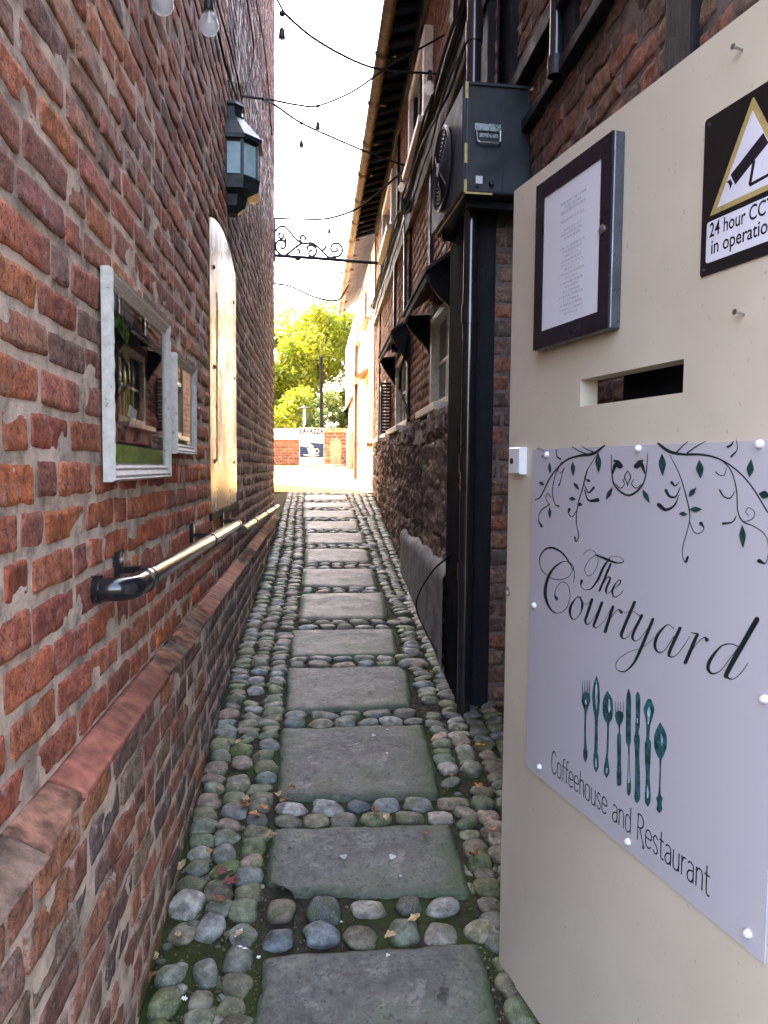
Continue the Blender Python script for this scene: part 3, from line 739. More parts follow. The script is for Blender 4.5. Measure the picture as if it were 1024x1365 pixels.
c = n.ramp(k, [(.42, (.012,.010,.010)), (.6, (.035,.03,.028)), (.75, (.13,.115,.10))])
c = n.mix(n.ramp(n.noise(45, 3, .5), [(.70, 0.0), (.74, .8)]), c, (.35,.32,.30))
M['print_dark'] = n.fin(c, 1.0, None, 0, 0)
M['pr_red'] = simple('print_brick_red', (.50,.16,.11), .5, 0, .35, 8, .02, spec=.1); M['pr_brown'] = simple('print_brown', (.22,.07,.04), .5, 0, .7, 40, .02, spec=.1)
M['pr_green'] = simple('print_green_band', (.42,.52,.13), .5, 0, .1, 20, .02, spec=.1); M['refl_foliage'] = simple('foliage_reflection_paint', (.08,.12,.03), .5, 0, .8, 50, .02, spec=.1)
M['pr_white'] = simple('print_white', (.62,.62,.66), .45, 0, .04); M['refl_sky'] = simple('sky_reflection_paint', (.13,.13,.14), .5, 0, .5, 30, spec=.1); M['pr_tan'] = simple('print_tan', (.30,.22,.15), .18, 0, .5, 12, .05)
for k_ in ('pr_red','pr_brown','pr_green','refl_foliage','refl_sky','pr_tan','print_dark'):
    for nd in M[k_].node_tree.nodes:
        if nd.type == 'BSDF_PRINCIPLED':
            nd.inputs['Specular IOR Level'].default_value = 0; nd.inputs['Specular Tint'].default_value = (.03,.03,.03,1)
            for l_ in list(nd.inputs['Roughness'].links): M[k_].node_tree.links.remove(l_)
            nd.inputs['Roughness'].default_value = 1
def draw1(T, F, y0, y1, z0, z1, dp):
    b = B(); b.fbox(F, (y0-.004, z0-.004, .004), (y1+.004, z1+.004, dp*.30)); W, H = y1-y0, z1-z0
    P = obj('print', b, M['print_dark'], T)
    k = [dp*.30+.0006]
    def shp(nm, m, poly):
        b = B(); b.prism(F, [(y0+u*W, z0+v*H) for u, v in poly], k[0]-.0004, k[0]+.0004); k[0] += .0006; return obj(nm, b, m, P)
    shp('green_band', M['pr_green'], [(0,0),(1,0),(1,.105),(0,.115)])
    shp('printed_roof', M['pr_red'], [(.0,.13),(.66,.13),(.88,.30),(.80,.36),(.5,.40),(.35,.33),(.25,.22),(.12,.20),(.0,.30)])
    shp('printed_figure', M['pr_brown'], [(.10,.14),(.20,.14),(.24,.30),(.22,.42),(.16,.48),(.10,.44),(.06,.30)])
    shp('printed_figure', M['pr_brown'], [(.34,.14),(.46,.16),(.52,.30),(.58,.42),(.50,.45),(.44,.38),(.40,.30)])
    shp('printed_card', M['pr_white'], [(.24,.30),(.38,.28),(.41,.345),(.28,.375)])
    shp('painted_sky_reflection', M['refl_sky'], [(.0,.93),(.15,.86),(.30,.84),(.34,.90),(.38,.97),(.25,1),(.0,1)])  # sky reflected in the glass, painted as a flat shape over the print
    shp('painted_foliage_reflection', M['refl_foliage'], [(.0,.82),(.12,.78),(.24,.74),(.28,.82),(.2,.88),(.10,.90),(.0,.91)])  # reflected trees, painted on the same way
def draw2(T, F, y0, y1, z0, z1, dp):
    b = B(); b.fbox(F, (y0-.004, z0-.004, .004), (y1+.004, z1+.004, dp*.30)); obj('print', b, M['pr_tan'], T)
a0 = on_x(150, 354, XL+.038); a1 = on_x(228, 430, XL+.038); a2 = on_x(150, 643, XL+.038)
poster('poster_frame', 'large white chipped picture frame with a dark photo on the left wall', a0.y, a1.y, a2.z, a0.z, .046, .028, draw1)
a0 = on_x(236, 470, XL+.035); a1 = on_x(262, 490, XL+.035); a2 = on_x(262, 607, XL+.035)
poster('poster_frame', 'smaller white picture frame farther along the left wall', a0.y, a1.y, a2.z, (a0.z+a1.z)/2, .040, .026, draw2)

# ------------------------------------------------------------------ wall lantern
M['lantern'] = simple('dark_green_lantern_paint', (.025,.036,.042), .38, .2, .3, 30, .2, 90)
n = N('frosted_lantern_glass'); M['lglass'] = n.fin(n.ramp(n.noise(7, 5), [(.35, (.34,.50,.56)), (.65, (.56,.72,.76))]), .12, n.bump(n.noise(14), .15, .01), 0, .7)
LT = thing('wall_lantern', 'dark half hexagonal lantern on the left wall above the alley', 'lantern', (XL, 4.2, 3.1))
lc = on_x(316, 215, XL+.06); LY = lc.y + .10
def z_at(py, px=325): return on_plane(px, py, Vector((0, LY, 0)), Vector((0, 1, 0))).z
zt = z_at(142); zc = z_at(163); zr = z_at(198); zr0 = z_at(184); zb = z_at(247); zb2 = z_at(262); ze = z_at(287)
def plan(s, e=0): return [(0,-.155*s-e),(.10*s,-.155*s-e),(.185*s+e,-.07*s),(.185*s+e,.07*s),(.10*s,.155*s+e),(0,.155*s+e)]
def loft(b, rings, mi=0):
    n0 = 6; vs = [(XL + x, LY + y, z) for (z, s, e) in rings for (x, y) in plan(s, e)]
    fs = [(i*n0+j, i*n0+(j+1) % n0, (i+1)*n0+(j+1) % n0, (i+1)*n0+j) for i in range(len(rings)-1) for j in range(n0)]
    b.add(vs, fs + [tuple(range(n0))[::-1], tuple(range((len(rings)-1)*n0, len(rings)*n0))], mi)
b = B(); loft(b, [(zr-.004, 1.08, 0), (zr+.02, 1.10, 0), (zc, .50, 0), (zc+.012, .50, 0)]); loft(b, [(zc+.013, .44, 0), (zt-.03, .44, 0), (zt-.02, .52, 0), (zt, .46, 0)])
obj('roof', b, M['lantern'], LT)
b = B(); loft(b, [(ze, .30, 0), (ze+.03, .55, 0), (zb2-.02, .62, 0), (zb2, .98, 0), (zb, 1.03, 0)])
obj('base', b, M['lantern'], LT)
b = B(); p6 = plan(.94)
for (x, y) in p6: b.box((XL+x-.009, LY+y-.009, zb), (XL+x+.009, LY+y+.009, zr))
for i in range(5):
    (xa, ya), (xb, yb) = p6[i], p6[i+1]
    for zz in (zb+.006, zr-.012): b.tube([(XL+xa, LY+ya, zz), (XL+xb, LY+yb, zz)], .009, 6)
obj('glazing_frame', b, M['lantern'], LT)
for i in range(5):
    (xa, ya), (xb, yb) = p6[i], p6[i+1]; b = B()
    b.add([(XL+xa, LY+ya, zb), (XL+xb, LY+yb, zb), (XL+xb, LY+yb, zr), (XL+xa, LY+ya, zr)], [(0,1,2,3)])
    obj('pane', b, M['lglass'], LT)
b = B(); b.tube([(XL+.1, LY, zb), (XL+.1, LY, zb+.07)], .012, 8); obj('lamp_holder', b, M['white_wood'], LT)

# ------------------------------------------------------------------ scroll bracket across the alley end
SB = thing('scroll_bracket', 'black wrought iron scroll bracket spanning the alley end', 'bracket', tuple(at(366, 345, 9.3)))
def c4(x, y, d=9.3): return at(340 + x/3.413, 100 + y/3.413, d)
b = B(); b.tube([c4(60, 819), c4(300, 835), c4(560, 856)], .022, 8); b.tube([c4(88, 650), c4(88, 850)], .016, 8)
obj('bar', b, M['iron'], SB)
def spiral(b, cx, cy, r0, r1, a0, a1, rad=.010, n_=26):
    b.tube([c4(cx + (r0+(r1-r0)*t)*math.cos(a0+(a1-a0)*t), cy + (r0+(r1-r0)*t)*math.sin(a0+(a1-a0)*t)) for t in np.linspace(0, 1, n_)], rad, 6)
def cr(pts, n_=8):
    out = []; P = [np.array(p, float) for p in pts]; P = [2*P[0]-P[1]] + P + [2*P[-1]-P[-2]]
    for i in range(1, len(P)-2):
        for k in range(n_):
            t = k/n_; a_, b_, c_, d_ = P[i-1], P[i], P[i+1], P[i+2]
            out.append(.5*((2*b_) + (-a_+c_)*t + (2*a_-5*b_+4*c_-d_)*t*t + (-a_+3*b_-3*c_+d_)*t**3))
    out.append(P[-2]); return out
b = B()
for L in ([(92,712),(110,692),(135,690),(160,715),(190,750),(225,766),(262,765),(300,795),(335,828),(370,832)],
          [(95,775),(100,800),(130,822),(160,805),(190,780),(220,762)], [(92,775),(105,755),(130,755),(140,775),(128,790),(115,782)],
          [(118,715),(108,730),(118,745),(132,735),(128,722)], [(210,762),(205,745),(215,730),(230,738),(226,752)],
          [(238,800),(240,780),(258,775),(278,790),(276,815),(258,825),(245,815),(250,800),(262,800)], [(300,800),(318,790),(325,770)], [(190,790),(205,800),(200,812)],
          [(350,828),(385,822),(398,795),(382,768),(355,768),(345,790),(358,805),(375,798),(370,785)], [(180,830),(195,842),(208,830)], [(140,740),(142,765)]):
    b.tube([c4(p[0], p[1]) for p in cr(L, 6)], .015, 6)
b.lathe(c4(140, 750), (0,0,1), [(-.03,.002),(0,.022),(.03,.002)], 8); b.lathe(c4(300, 812), (0,0,1), [(-.02,.002),(0,.016),(.02,.002)], 8)
autosmooth(obj('scrollwork', b, M['iron'], SB))

# ------------------------------------------------------------------ festoon lights
M['socket'] = simple('black_rubber_socket', (.012,.012,.013), .5); 
M['bulb'] = glassmat('festoon_bulb_glass', .10, .2)
_t = M['bulb'].node_tree; _o = [x for x in _t.nodes if x.type == 'OUTPUT_MATERIAL'][0]; _src = _o.inputs[0].links[0].from_socket
_d = _t.nodes.new('ShaderNodeBsdfTranslucent'); _d.inputs[0].default_value = (.8,.85,.9,1); _m = _t.nodes.new('ShaderNodeMixShader'); _m.inputs[0].default_value = .30
_t.links.new(_src, _m.inputs[1]); _t.links.new(_d.outputs[0], _m.inputs[2]); _t.links.new(_m.outputs[0], _o.inputs[0])
M['filament'] = simple('bulb_filament', (.8,.7,.5), .4)
def festoon(name, label, path, bulbs, r=None, drop=.0):
    dm = sum((Vector(p)-CAM).length for p in path)/len(path); r = r or .0013*dm
    T = thing(name, label, 'string light', tuple(path[0]), 'festoon lights strung across the alley')
    P = cr([tuple(p) for p in path], 10); b = B(); b.tube([Vector(p) for p in P], r, 6); obj('cable', b, M['black_cable'], T)
    for (p, dl) in bulbs:
        p = Vector(p); b = B()
        b.lathe(p + Vector((0,0,.012)), (0,0,-1), [(0,.006),(.006,.016),(.018,.016),(.026,.008)], 10)
        b.tube([p, p - Vector((0,0,dl))], .004, 6)
        q = p - Vector((0,0,dl))
        b.lathe(q, (0,0,-1), [(0,.006),(.01,.013),(.03,.017),(.055,.019),(.058,.015)], 12)
        s_ = autosmooth(obj('socket', b, M['socket'], T))
        b = B(); b.lathe(q - Vector((0,0,.056)), (0,0,-1), [(0,.014),(.012,.019),(.03,.031),(.052,.036),(.07,.031),(.084,.017),(.090,.003)], 16)
        bl = obj('bulb', b, M['bulb'], s_, smooth=True)
        b = B(); b.tube([q - Vector((0,0,.05)), q - Vector((0,0,.105))], .0045, 5); obj('filament', b, M['filament'], s_) 
    return T
A_ = lambda x, y, d: tuple(at(x, y, d))
festoon('string_light', 'nearest black festoon cable sagging across the top of the sky gap', [A_(350,-40,3.9),A_(374,8,3.9),A_(384,22,4.0),A_(420,52,4.2),A_(470,80,4.5),A_(510,93,4.7),A_(560,97,4.9),A_(597,94,5.0),A_(640,52,4.9),A_(690,0,4.8),A_(705,-25,4.8)],
        [(A_(376,18,3.93), .07), (A_(573,96,4.95), .0), (A_(597,94,5.0), .09)])
festoon('string_light', 'festoon cable passing just below the nearest one with one low bulb', [A_(322,128,4.6),A_(345,131,4.9),A_(366,134,5.2),A_(398,140,5.6),A_(424,141,5.8),A_(470,122,5.6),A_(520,88,5.4),A_(590,48,5.2),A_(640,20,5.0)], [(A_(424,141,5.8), .12)])
festoon('string_light', 'festoon cable dipping from the lantern to the dark beam', [A_(350,132,4.9),A_(368,141,5.6),A_(402,164,6.3),A_(450,186,6.8),A_(500,207,7.0),A_(541,221,7.1)], [(A_(402,164,6.3), .14), (A_(536,219,7.1), .11)])
festoon('string_light', 'festoon cable just above the scroll bracket', [A_(366,291,8.9),A_(400,292,8.8),A_(438,291,8.7),A_(480,276,8.2),A_(520,243,7.8),A_(543,222,7.4)], [(A_(439,291,8.7), .11)])
festoon('string_light', 'farthest faint festoon cable below the scroll bracket', [A_(366,378,13.),A_(388,382,13.),A_(420,396,13.),A_(450,400,13.),A_(465,380,13.)], [(A_(388,382,13.), .1), (A_(455,352,12.), .1)])
festoon('string_light', 'festoon cable hung along the top of the left wall with two large bulbs', [A_(190,-110,2.1),A_(216,-70,2.35),A_(250,-60,2.5),A_(280,-28,2.75),A_(292,12,3.2),A_(306,60,3.7),A_(318,110,4.2),A_(322,128,4.5)], [(A_(216,-70,2.35), .06), (A_(278,-30,2.72), .06)])
# loose wires on the left wall
def wire(path, label, r=.004, mat='black_cable', off=0, name='wall_cable', grp='loose cables on the walls'):
    b = B(); P = [Vector(p) for p in cr([tuple(q) for q in path], 8)]; b.tube(P, r, 6); o = obj(name, b, M[mat], smooth=True); tag(o, label, 'cable'); return o
xw = XL + .018
wire([on_x(272,-20,xw),on_x(290,40,xw),on_x(302,90,xw),on_x(316,132,xw)], 'black cable dropping down the left wall to the lantern', .007)
wire([on_x(326,-20,xw),on_x(338,60,xw),on_x(333,100,xw),on_x(322,134,xw)], 'thin black cable crossing the left wall above the lantern', .005)
wire([on_x(338,-20,xw),on_x(352,60,xw),on_x(358,120,xw),on_x(362,180,xw)], 'black cable hanging near the far edge of the left wall', .006)
wire([on_x(304,108,xw),on_x(322,112,xw),on_x(340,108,xw),on_x(352,84,xw)], 'looped thin cable end above the lantern', .004)
wire([on_x(346,275,xw),on_x(351,310,xw),on_x(356,345,xw)], 'pale wire on the left wall below the lantern', .004, 'white_wood')
# ------------------------------------------------------------------ RIGHT BUILDING (timber framed, brick infill, stone foot)
RB = thing('timber_framed_building', 'old timber framed brick house with stone foot along the right of the alley', 'building', (3, 8, 0))
xr = lambda y: .87 + (y-3.97)*.0132
xs = lambda y: .745 + (y-4.1)*.0250
def FR(off=0.0, fx=xr):
    def F(u, v, w): return np.stack([fx(u) + off - w, u, v], -1)
    return F
def R3(u, v, w=0.0): return (xr(u) - w, u, v)
PN = Vector((-1, .0132, 0)).normalized(); PP0 = Vector((xr(3.97), 3.97, 0))
def ru(px, py, w=0.0): p = on_plane(px, py, PP0 + PN*w, PN); return p.y, p.z
WIN = []
def winrect(pa, pb, pc, pd):   # far-top, near-top, near-bottom, far-bottom
    q = [ru(*p) for p in (pa, pb, pc, pd)]
    return (q[1][0]+q[2][0])/2, (q[0][0]+q[3][0])/2, (q[2][1]+q[3][1])/2, (q[0][1]+q[1][1])/2
W1 = (4.93, 5.84, 2.03, 2.74); W2 = (7.55, 8.75, 2.02, 2.80); W3 = (10.25, 11.3, 2.00, 2.78)
U1 = winrect((556,62),(580,30),(574,165),(553,205)); U1 = (U1[0], U1[1], 4.32, 5.02)
U2 = (9.0, 10.5, 4.45, 5.10); U3 = (7.35, 7.95, 4.40, 5.05)
RECTS = [W1, W2, W3, U1, U2]
def hole_right(a, b, lo, hi):
    for (y0, y1, z0, z1) in RECTS:
        if b <= y0 or a >= y1 or hi <= z0 or lo >= z1: continue
        if a < y0 and b > y0: b = y0 - .004
        elif b > y1 and a < y1: a = y1 + .004
        elif lo < z0: hi = z0 - .004
        elif hi > z1: lo = z1 + .004
        else: return None
    return a, b, lo, hi
def pal_red(u, v, rs): return pick(rs, [(.22,.085,.055),(.26,.10,.06),(.19,.07,.05),(.24,.11,.075),(.17,.075,.06)])
def pal_dark(u, v, rs): return pick(rs, [(.17,.095,.07),(.12,.075,.06),(.21,.11,.075),(.22,.14,.10),(.10,.07,.06),(.26,.10,.065)])
rs = np.random.RandomState(31)
field_obj('brick_wall', brick_field(FR(), 3.7, 12.28, 1.62, 5.55, .078, .225, pal_red, rs, prot=.007, hole=hole_right, mortar=.014, r=.008, grid=(5, 5), mgrid=.07), [M['brick_red'], M['mortar_red']], RB)
XN = .95
field_obj('near_brick_wall', brick_field(lambda u, v, w: np.stack([np.full_like(u, XN) - w, u, v], -1), -.25, 3.62, 0.0, 5.5, .086, .235, pal_dark, rs, prot=.006, mortar=.016, r=.006, jit=.005, warp=.007, rough_amp=.004, mgrid=.04, mnz=.008, grid=(18, 11)), [M['brick_dark'], M['mortar_dark']], RB)
field_obj('brick_return', brick_field(lambda u, v, w: np.stack([u, 3.60 - w, v], -1), .84, .96, .1, 2.9, .084, .16, pal_dark, rs, prot=.006, mortar=.013, r=.006, jit=.004, warp=.004, grid=(8, 6), mgrid=.03, mnz=.005, hdr=.1), [M['brick_dark'], M['mortar_dark']], RB)
# stone foot: big eroded blocks
def pal_stone(u, v, rs): return pick(rs, [(.24,.16,.125),(.18,.13,.11),(.29,.19,.14),(.25,.16,.12),(.34,.25,.20)])
stone = brick_field(FR(0, xs), 3.98, 12.30, -.05, 1.93, .31, .55, pal_stone, rs, prot=.014, mortar=.018, r=.02, jit=.02, warp=.03, rough_amp=.017, grid=(26, 18), mgrid=.035, mnz=.025, hdr=.35)
field_obj('stone_foot', stone, [M['stone_dark'], M['mortar_dark']], RB)
# ledge stones on top of the foot, sloping back to the brick
b = B(); y = 3.98
while y < 12.2:
    L = rnd.uniform(.4, .75); y1 = min(y+L-.012, 12.28); zt = 1.93 + rnd.uniform(-.02, .05)
    n_ = 6; vs = []
    for j in range(n_+1):
        yy = y + (y1-y)*j/n_; k = rnd.uniform(-.008, .008)
        vs += [(xs(yy)-.02+k, yy, zt-.14), (xs(yy)-.012+k, yy, zt-.03+k), (xs(yy)+.04, yy, zt+k), (xr(yy)+.02, yy, zt+.035)]
    fs = [(j*4+i, (j+1)*4+i, (j+1)*4+i+1, j*4+i+1) for j in range(n_) for i in range(3)] + [(0,1,2,3), tuple(n_*4+i for i in (3,2,1,0))]
    b.add(vs, fs); y = y1 + .012
o = obj('ledge', b, M['stone_dark2'] if 'stone_dark2' in M else simple('ledge_stone', (.13,.11,.10), .9, 0, .4, 7, .9, 40, .012), RB); autosmooth(o, 30)
# grey rendered skirt at the near end
def skirt(y0, y1, z1, th):
    ny, nz = 40, 14; Y, S = np.meshgrid(np.linspace(y0, y1, ny), np.linspace(0, 1, nz))
    zb_ = np.interp(Y, _gy, _gz) + 1.6 - .05; top = z1 + .05*fbm(Y*3, Y*0, 7) ; Z = zb_ + (top-zb_)*S
    X = .745 + (Y-4.1)*.0250 - th + .010*fbm(Y*4, Z*4, 9) + .03*np.clip(S-.93, 0, 1)/.07
    V = np.stack([X, Y, Z], -1).reshape(-1, 3); idx = np.arange(ny*nz).reshape(nz, ny)
    q = np.stack([idx[:-1,:-1], idx[:-1,1:], idx[1:,1:], idx[1:,:-1]], -1).reshape(-1, 4).tolist()
    top_ = V[idx[-1]].copy(); top_[:,0] += .09; top_[:,2] += .03; o0 = len(V); V = np.concatenate([V, top_])
    q += [[int(idx[-1][j]), int(idx[-1][j+1]), o0+j+1, o0+j] for j in range(ny-1)]
    e_ = V[idx[:, -1]].copy(); e_[:,0] += .1; o1 = len(V); V = np.concatenate([V, e_])
    q += [[int(idx[j][-1]), o1+j, o1+j+1, int(idx[j+1][-1])] for j in range(nz-1)]
    return link_mesh('rendered_skirt', V, q, M['render_grey'], None, None, RB, None, True)
skirt(3.97, 6.6, 1.06, .055)
# corner post, return board, frame posts and beams
Ft = lambda u, v, w: (u, v, w)
b = B(); b.box((.70, 3.62, gz(3.6)-.05), (.845, 3.97, 2.86)); bevel(obj('corner_post', b, M['timber_matte'], RB), .008)
b = B(); b.box((.735, 3.585, gz(3.6)-.03), (.855, 3.62, 2.86)); bevel(obj('return_board', b, M['timber'], RB), .004)
def member(name, u0, u1, v0, v1, w=.03, m='timber'):
    b = B(); b.fbox(R3, (u0, v0, -.02), (u1, v1, w)); return bevel(obj(name, b, M[m], RB), .006)
member('beam', 3.72, 12.25, 3.86, 4.12, .055)
member('rail', 3.72, 12.25, 4.125, 4.20, .085)
member('wall_plate', 3.72, 12.25, 5.28, 5.5, .05)
member('corner_stud', 3.72, 3.96, 2.86, 3.86, .04); member('corner_stud', 3.74, 3.98, 4.2, 5.28, .05)
for (px, py, wd, v0, v1) in ((577, 300, .12, 2.95, 3.86), (549, 340, .07, 1.98, 3.86), (508, 430, .09, 1.98, 3.86)):
    u, _ = ru(px, py); member('stud', u-wd/2, u+wd/2, v0, v1, .028)
for u in (4.9, 6.6, 7.0, 8.6, 11.2): member('stud', u-.07, u+.07, 4.2, 5.28, .032)
member('brace', 4.35, 4.47, 2.86, 3.86, .03)
# near wall timbers
def nmember(name, y0, y1, z0, z1, w=.035, m='timber'):
    b = B(); b.box((XN-w, y0, z0), (XN+.02, y1, z1)); return bevel(obj(name, b, M[m], RB), .006)
nw = lambda px, py: on_x(px, py, XN-.03)
h1 = nw(735, 35).z; h2 = nw(790, 35).z
nmember('beam', -.25, 3.60, h2, h2+.05, .05); nmember('rail', 1.9, 3.60, h1-.03, h1+.04, .065)
pa = nw(885, 60); pb = nw(922, 30); nmember('stud', pb.y, pa.y, .2, 5.3, .03)
pa = nw(752, 40); nmember('stud', pa.y-.10, pa.y+.08, h2+.05, h1-.03, .03)
pa = nw(664, 60); nmember('stud', pa.y-.10, 3.61, 2.86, 5.3, .04)
nmember('stud', .2, .34, .2, 5.3, .03); nmember('wall_plate', -.25, 3.6, 5.1, 5.3, .05)
# eaves: soffit boards, rafter feet, tiles, gutter
b = B()
b.add([(.66, -.3, 5.40), (1.06, -.3, 5.52), (1.06, 12.6, 5.52), (.66, 12.6, 5.40)], [(0,1,2,3)])
b.add([(.66, -.3, 5.42), (1.06, -.3, 5.54), (1.06, 12.6, 5.54), (.66, 12.6, 5.42)], [(3,2,1,0)])
obj('soffit', b, simple('blue_grey_soffit', (.05,.06,.085), .6, 0, .3, 10, .2), RB)
RF = None
for k in range(50):
    b = B(); y = -.2 + k*.26; b.add([(.64,y,5.34),(.64,y+.07,5.34),(1.0,y+.07,5.46),(1.0,y,5.46),(.64,y,5.41),(.64,y+.07,5.41),(1.0,y+.07,5.53),(1.0,y,5.53)], [(0,3,2,1),(4,5,6,7),(0,1,5,4),(1,2,6,5),(2,3,7,6),(3,0,4,7)])
    obj('rafter_foot', b, M['timber_matte'], RB)
# roof: wavy tiles
ny, nx = 520, 16; Y, X = np.meshgrid(np.linspace(-.3, 12.6, ny), np.linspace(.60, 4.2, nx), indexing='ij')
Z = 5.44 + (X-.60)*.85 + .022*np.abs(np.sin(Y*math.pi/.16)) + .015*(((X-.6)/.24) % 1)
V = np.stack([X, Y, Z], -1).reshape(-1, 3); idx = np.arange(ny*nx).reshape(ny, nx)
q = np.stack([idx[:-1,:-1], idx[:-1,1:], idx[1:,1:], idx[1:,:-1]], -1).reshape(-1, 4)
M['rooftile'] = simple('old_brown_roof_tile', (.07,.042,.032), .8, 0, .35, 9, .6, 50, .006)
rf = link_mesh('roof', V, q, M['rooftile'], None, None, RB, None, True); sm = rf.modifiers.new('th', 'SOLIDIFY'); sm.thickness = .02
M['gutter'] = simple('brown_painted_gutter', (.10,.062,.042), .6, 0, .3, 20, .2, 60)
M['gutter'].node_tree.nodes['Principled BSDF'].inputs['Specular Tint'].default_value = (.35,.3,.25,1)
b = B(); sec = [(math.cos(t), math.sin(t)) for t in np.linspace(math.pi, 2*math.pi, 11)]
def gut(y0, y1, gx=.60, gzv=5.40, r=.062, r2=.054):
    o0 = [(gx+r*c_, y, gzv+r*s_) for y in (y0, y1) for (c_, s_) in sec] + [(gx+r2*c_, y, gzv+r2*s_) for y in (y0, y1) for (c_, s_) in sec]
    n = len(sec); fs = [(i, i+1, n+i+1, n+i) for i in range(n-1)] + [(2*n+i, 3*n+i, 3*n+i+1, 2*n+i+1) for i in range(n-1)]
    fs += [(0, n, 3*n, 2*n), (n-1, 3*n-1, 4*n-1, 2*n-1)]
    b.add(o0, fs)
gut(3.0, 19.0)
G = autosmooth(obj('gutter', b, M['gutter'], RB))
for k in range(17):
    b = B(); y = 3.3 + k*.95; b.tube([(.60+.066*math.cos(t), y, 5.40+.066*math.sin(t)) for t in np.linspace(math.pi, 2*math.pi, 9)], .010, 6); b.box((.655, y-.015, 5.36), (.72, y+.015, 5.40)) 
    b.add([(.60+.070*c_, y+dy, 5.40+.070*s_) for dy in (-.045, .045) for (c_, s_) in sec], [(i, i+1, 11+i+1, 11+i) for i in range(10)])
    obj('gutter_bracket', b, M['gutter'], G)
# body behind
b = B(); b.box((1.02, -.25, -.3), (5, 12.25, 5.42)); bb = obj('rear_body', b, M['brick_plain'], RB)
bm = bmesh.new(); bm.from_mesh(bb.data); bm.to_mesh(bb.data); bm.free()

# ---- windows
def window(rect, bars_v=1, bars_h=1, fw=.045, dep=.022, sill=True, lab=None, proud=.010, m='white_wood'):
    y0, y1, z0, z1 = rect
    f = B()
    for (a0, b0, c0, d0) in ((y0, y0+fw, z0, z1), (y1-fw, y1, z0, z1), (y0+fw, y1-fw, z0, z0+fw), (y0+fw, y1-fw, z1-fw, z1)):
        f.fbox(R3, (a0, c0, -dep), (b0, d0, proud))
    W = obj('window', f, M[m], RB); bevel(W, .004)
    if lab: W['label'] = lab
    g = B(); g.fbox(R3, (y0+fw*.8, z0+fw*.8, -dep-.004), (y1-fw*.8, z1-fw*.8, -dep+.002)); obj('pane', g, M['glass_dark'], W)
    for k in range(1, bars_v+1):
        g = B(); u = y0 + (y1-y0)*k/(bars_v+1); g.fbox(R3, (u-.010, z0+fw, -dep+.002), (u+.010, z1-fw, -dep+.016)); obj('glazing_bar', g, M[m], W)
    for k in range(1, bars_h+1):
        g = B(); v = z0 + (z1-z0)*k/(bars_h+1); g.fbox(R3, (y0+fw, v-.012, -dep+.004), (y1-fw, v+.012, -dep+.014)); obj('glazing_bar', g, M[m], W)
    if sill:
        g = B(); g.fbox(R3, (y0-.05, z0-.055, -.02), (y1+.05, z0-.002, .115)); bevel(obj('sill', g, M['white_wood'], W), .006)
    return W
window(W1, 1, 1, .05, .06, lab='nearest ground floor window with white sill and dark panes')
window(W2, 2, 1, .06, .05)
window(W3, 1, 1, .06, .04)
window(U1, 2, 1, .09, .03, proud=.07); window(U2, 3, 1, .08, .03, proud=.06)
# ---- hoods over the windows
def hood(y0, y1, z, out=.20, m='timber', wx=None):
    H = thing_part('window_hood')
    return H
def curve_bracket(b, y, th, z, out, drop):
    P = [(0, z), (out, z-.015), (out, z-.05)]
    P += [(out*(.96*(1 - (3*t*t-2*t*t*t)) + .04), z-.05 - drop*t) for t in np.linspace(.04, 1, 14)] + [(0, z-.05-drop)]
    b.prism(lambda u, v, w_: (xr(w_)-u, w_, v), P, y-th/2, y+th/2)
def make_hood(y0, y1, z, out, drop, rise=.17, lab=None):
    b = B(); F = lambda u, v, w_: (xr(w_)-u, w_, v)
    b.prism(F, [(-.01, z+rise), (out+.03, z+.005), (out+.03, z-.02), (-.01, z+rise-.03)], y0-.05, y1+.05)
    b.prism(F, [(out, z-.02), (out+.02, z-.02), (out+.02, z-.07), (out, z-.07)], y0, y1)
    H = bevel(obj('window_hood', b, M['timber_grey'], RB), .003)
    for y in (y0+.02, y1-.02):
        b = B(); curve_bracket(b, y, .03, z, out, drop); obj('bracket', b, M['timber'], H)
    b = B(); b.prism(F, [(0, z+rise-.035), (out, z-.02), (0, z-.02)], y0+.001, y0+.02); obj('cheek', b, M['timber'], H)
    return H
make_hood(4.62, 5.98, 2.80, .19, .26); make_hood(7.28, 8.95, 2.90, .17, .32)
# shutter
b = B(); sy = 9.42; b.fbox(lambda u, v, w: (xr(sy)-u, sy+w, v), (.0, 2.02, -.015), (.13, 2.05, .015)); F2 = lambda u, v, w: (xr(sy)-u, sy+w, v)
b.fbox(F2, (.0, 2.62, -.015), (.13, 2.65, .015)); b.fbox(F2, (.0, 2.05, -.015), (.02, 2.62, .015)); b.fbox(F2, (.11, 2.05, -.015), (.13, 2.62, .015))
for k in range(14): b.fbox(F2, (.02, 2.06+k*.04, -.010), (.11, 2.085+k*.04, .006))
obj('shutter', b, M['timber_grey'], RB)
# ---- gutters' downpipes and cables on the right wall
DP = thing('downpipe', 'tall shiny black downpipe at the near corner of the right wall', 'pipe', (.725, 3.545, gz(3.5)))
b = B(); b.tube([(.722, 3.535, z) for z in np.linspace(gz(3.5)-.02, 5.2, 12)], .034, 20); autosmooth(obj('pipe', b, M['black_plastic'], DP))
for z in (1.10, 1.62, 2.32, 3.6, 4.6):
    b = B(); b.tube([(.722, 3.535, z-.045), (.722, 3.535, z+.045)], .040, 20); b.box((.70, 3.55, z-.012), (.745, 3.59, z+.012)); autosmooth(obj('collar', b, M['black_plastic'], DP))
P3 = thing('soil_pipe', 'thick black pipe on the wall above the gate with a pale collar', 'pipe', tuple(nw(748, 60)))
q = nw(748, 95); q.x = XN - .05
b = B(); b.tube([(q.x, q.y, z) for z in np.linspace(q.z-.02, 5.0, 6)], .026, 18); autosmooth(obj('pipe', b, M['black_plastic'], P3))
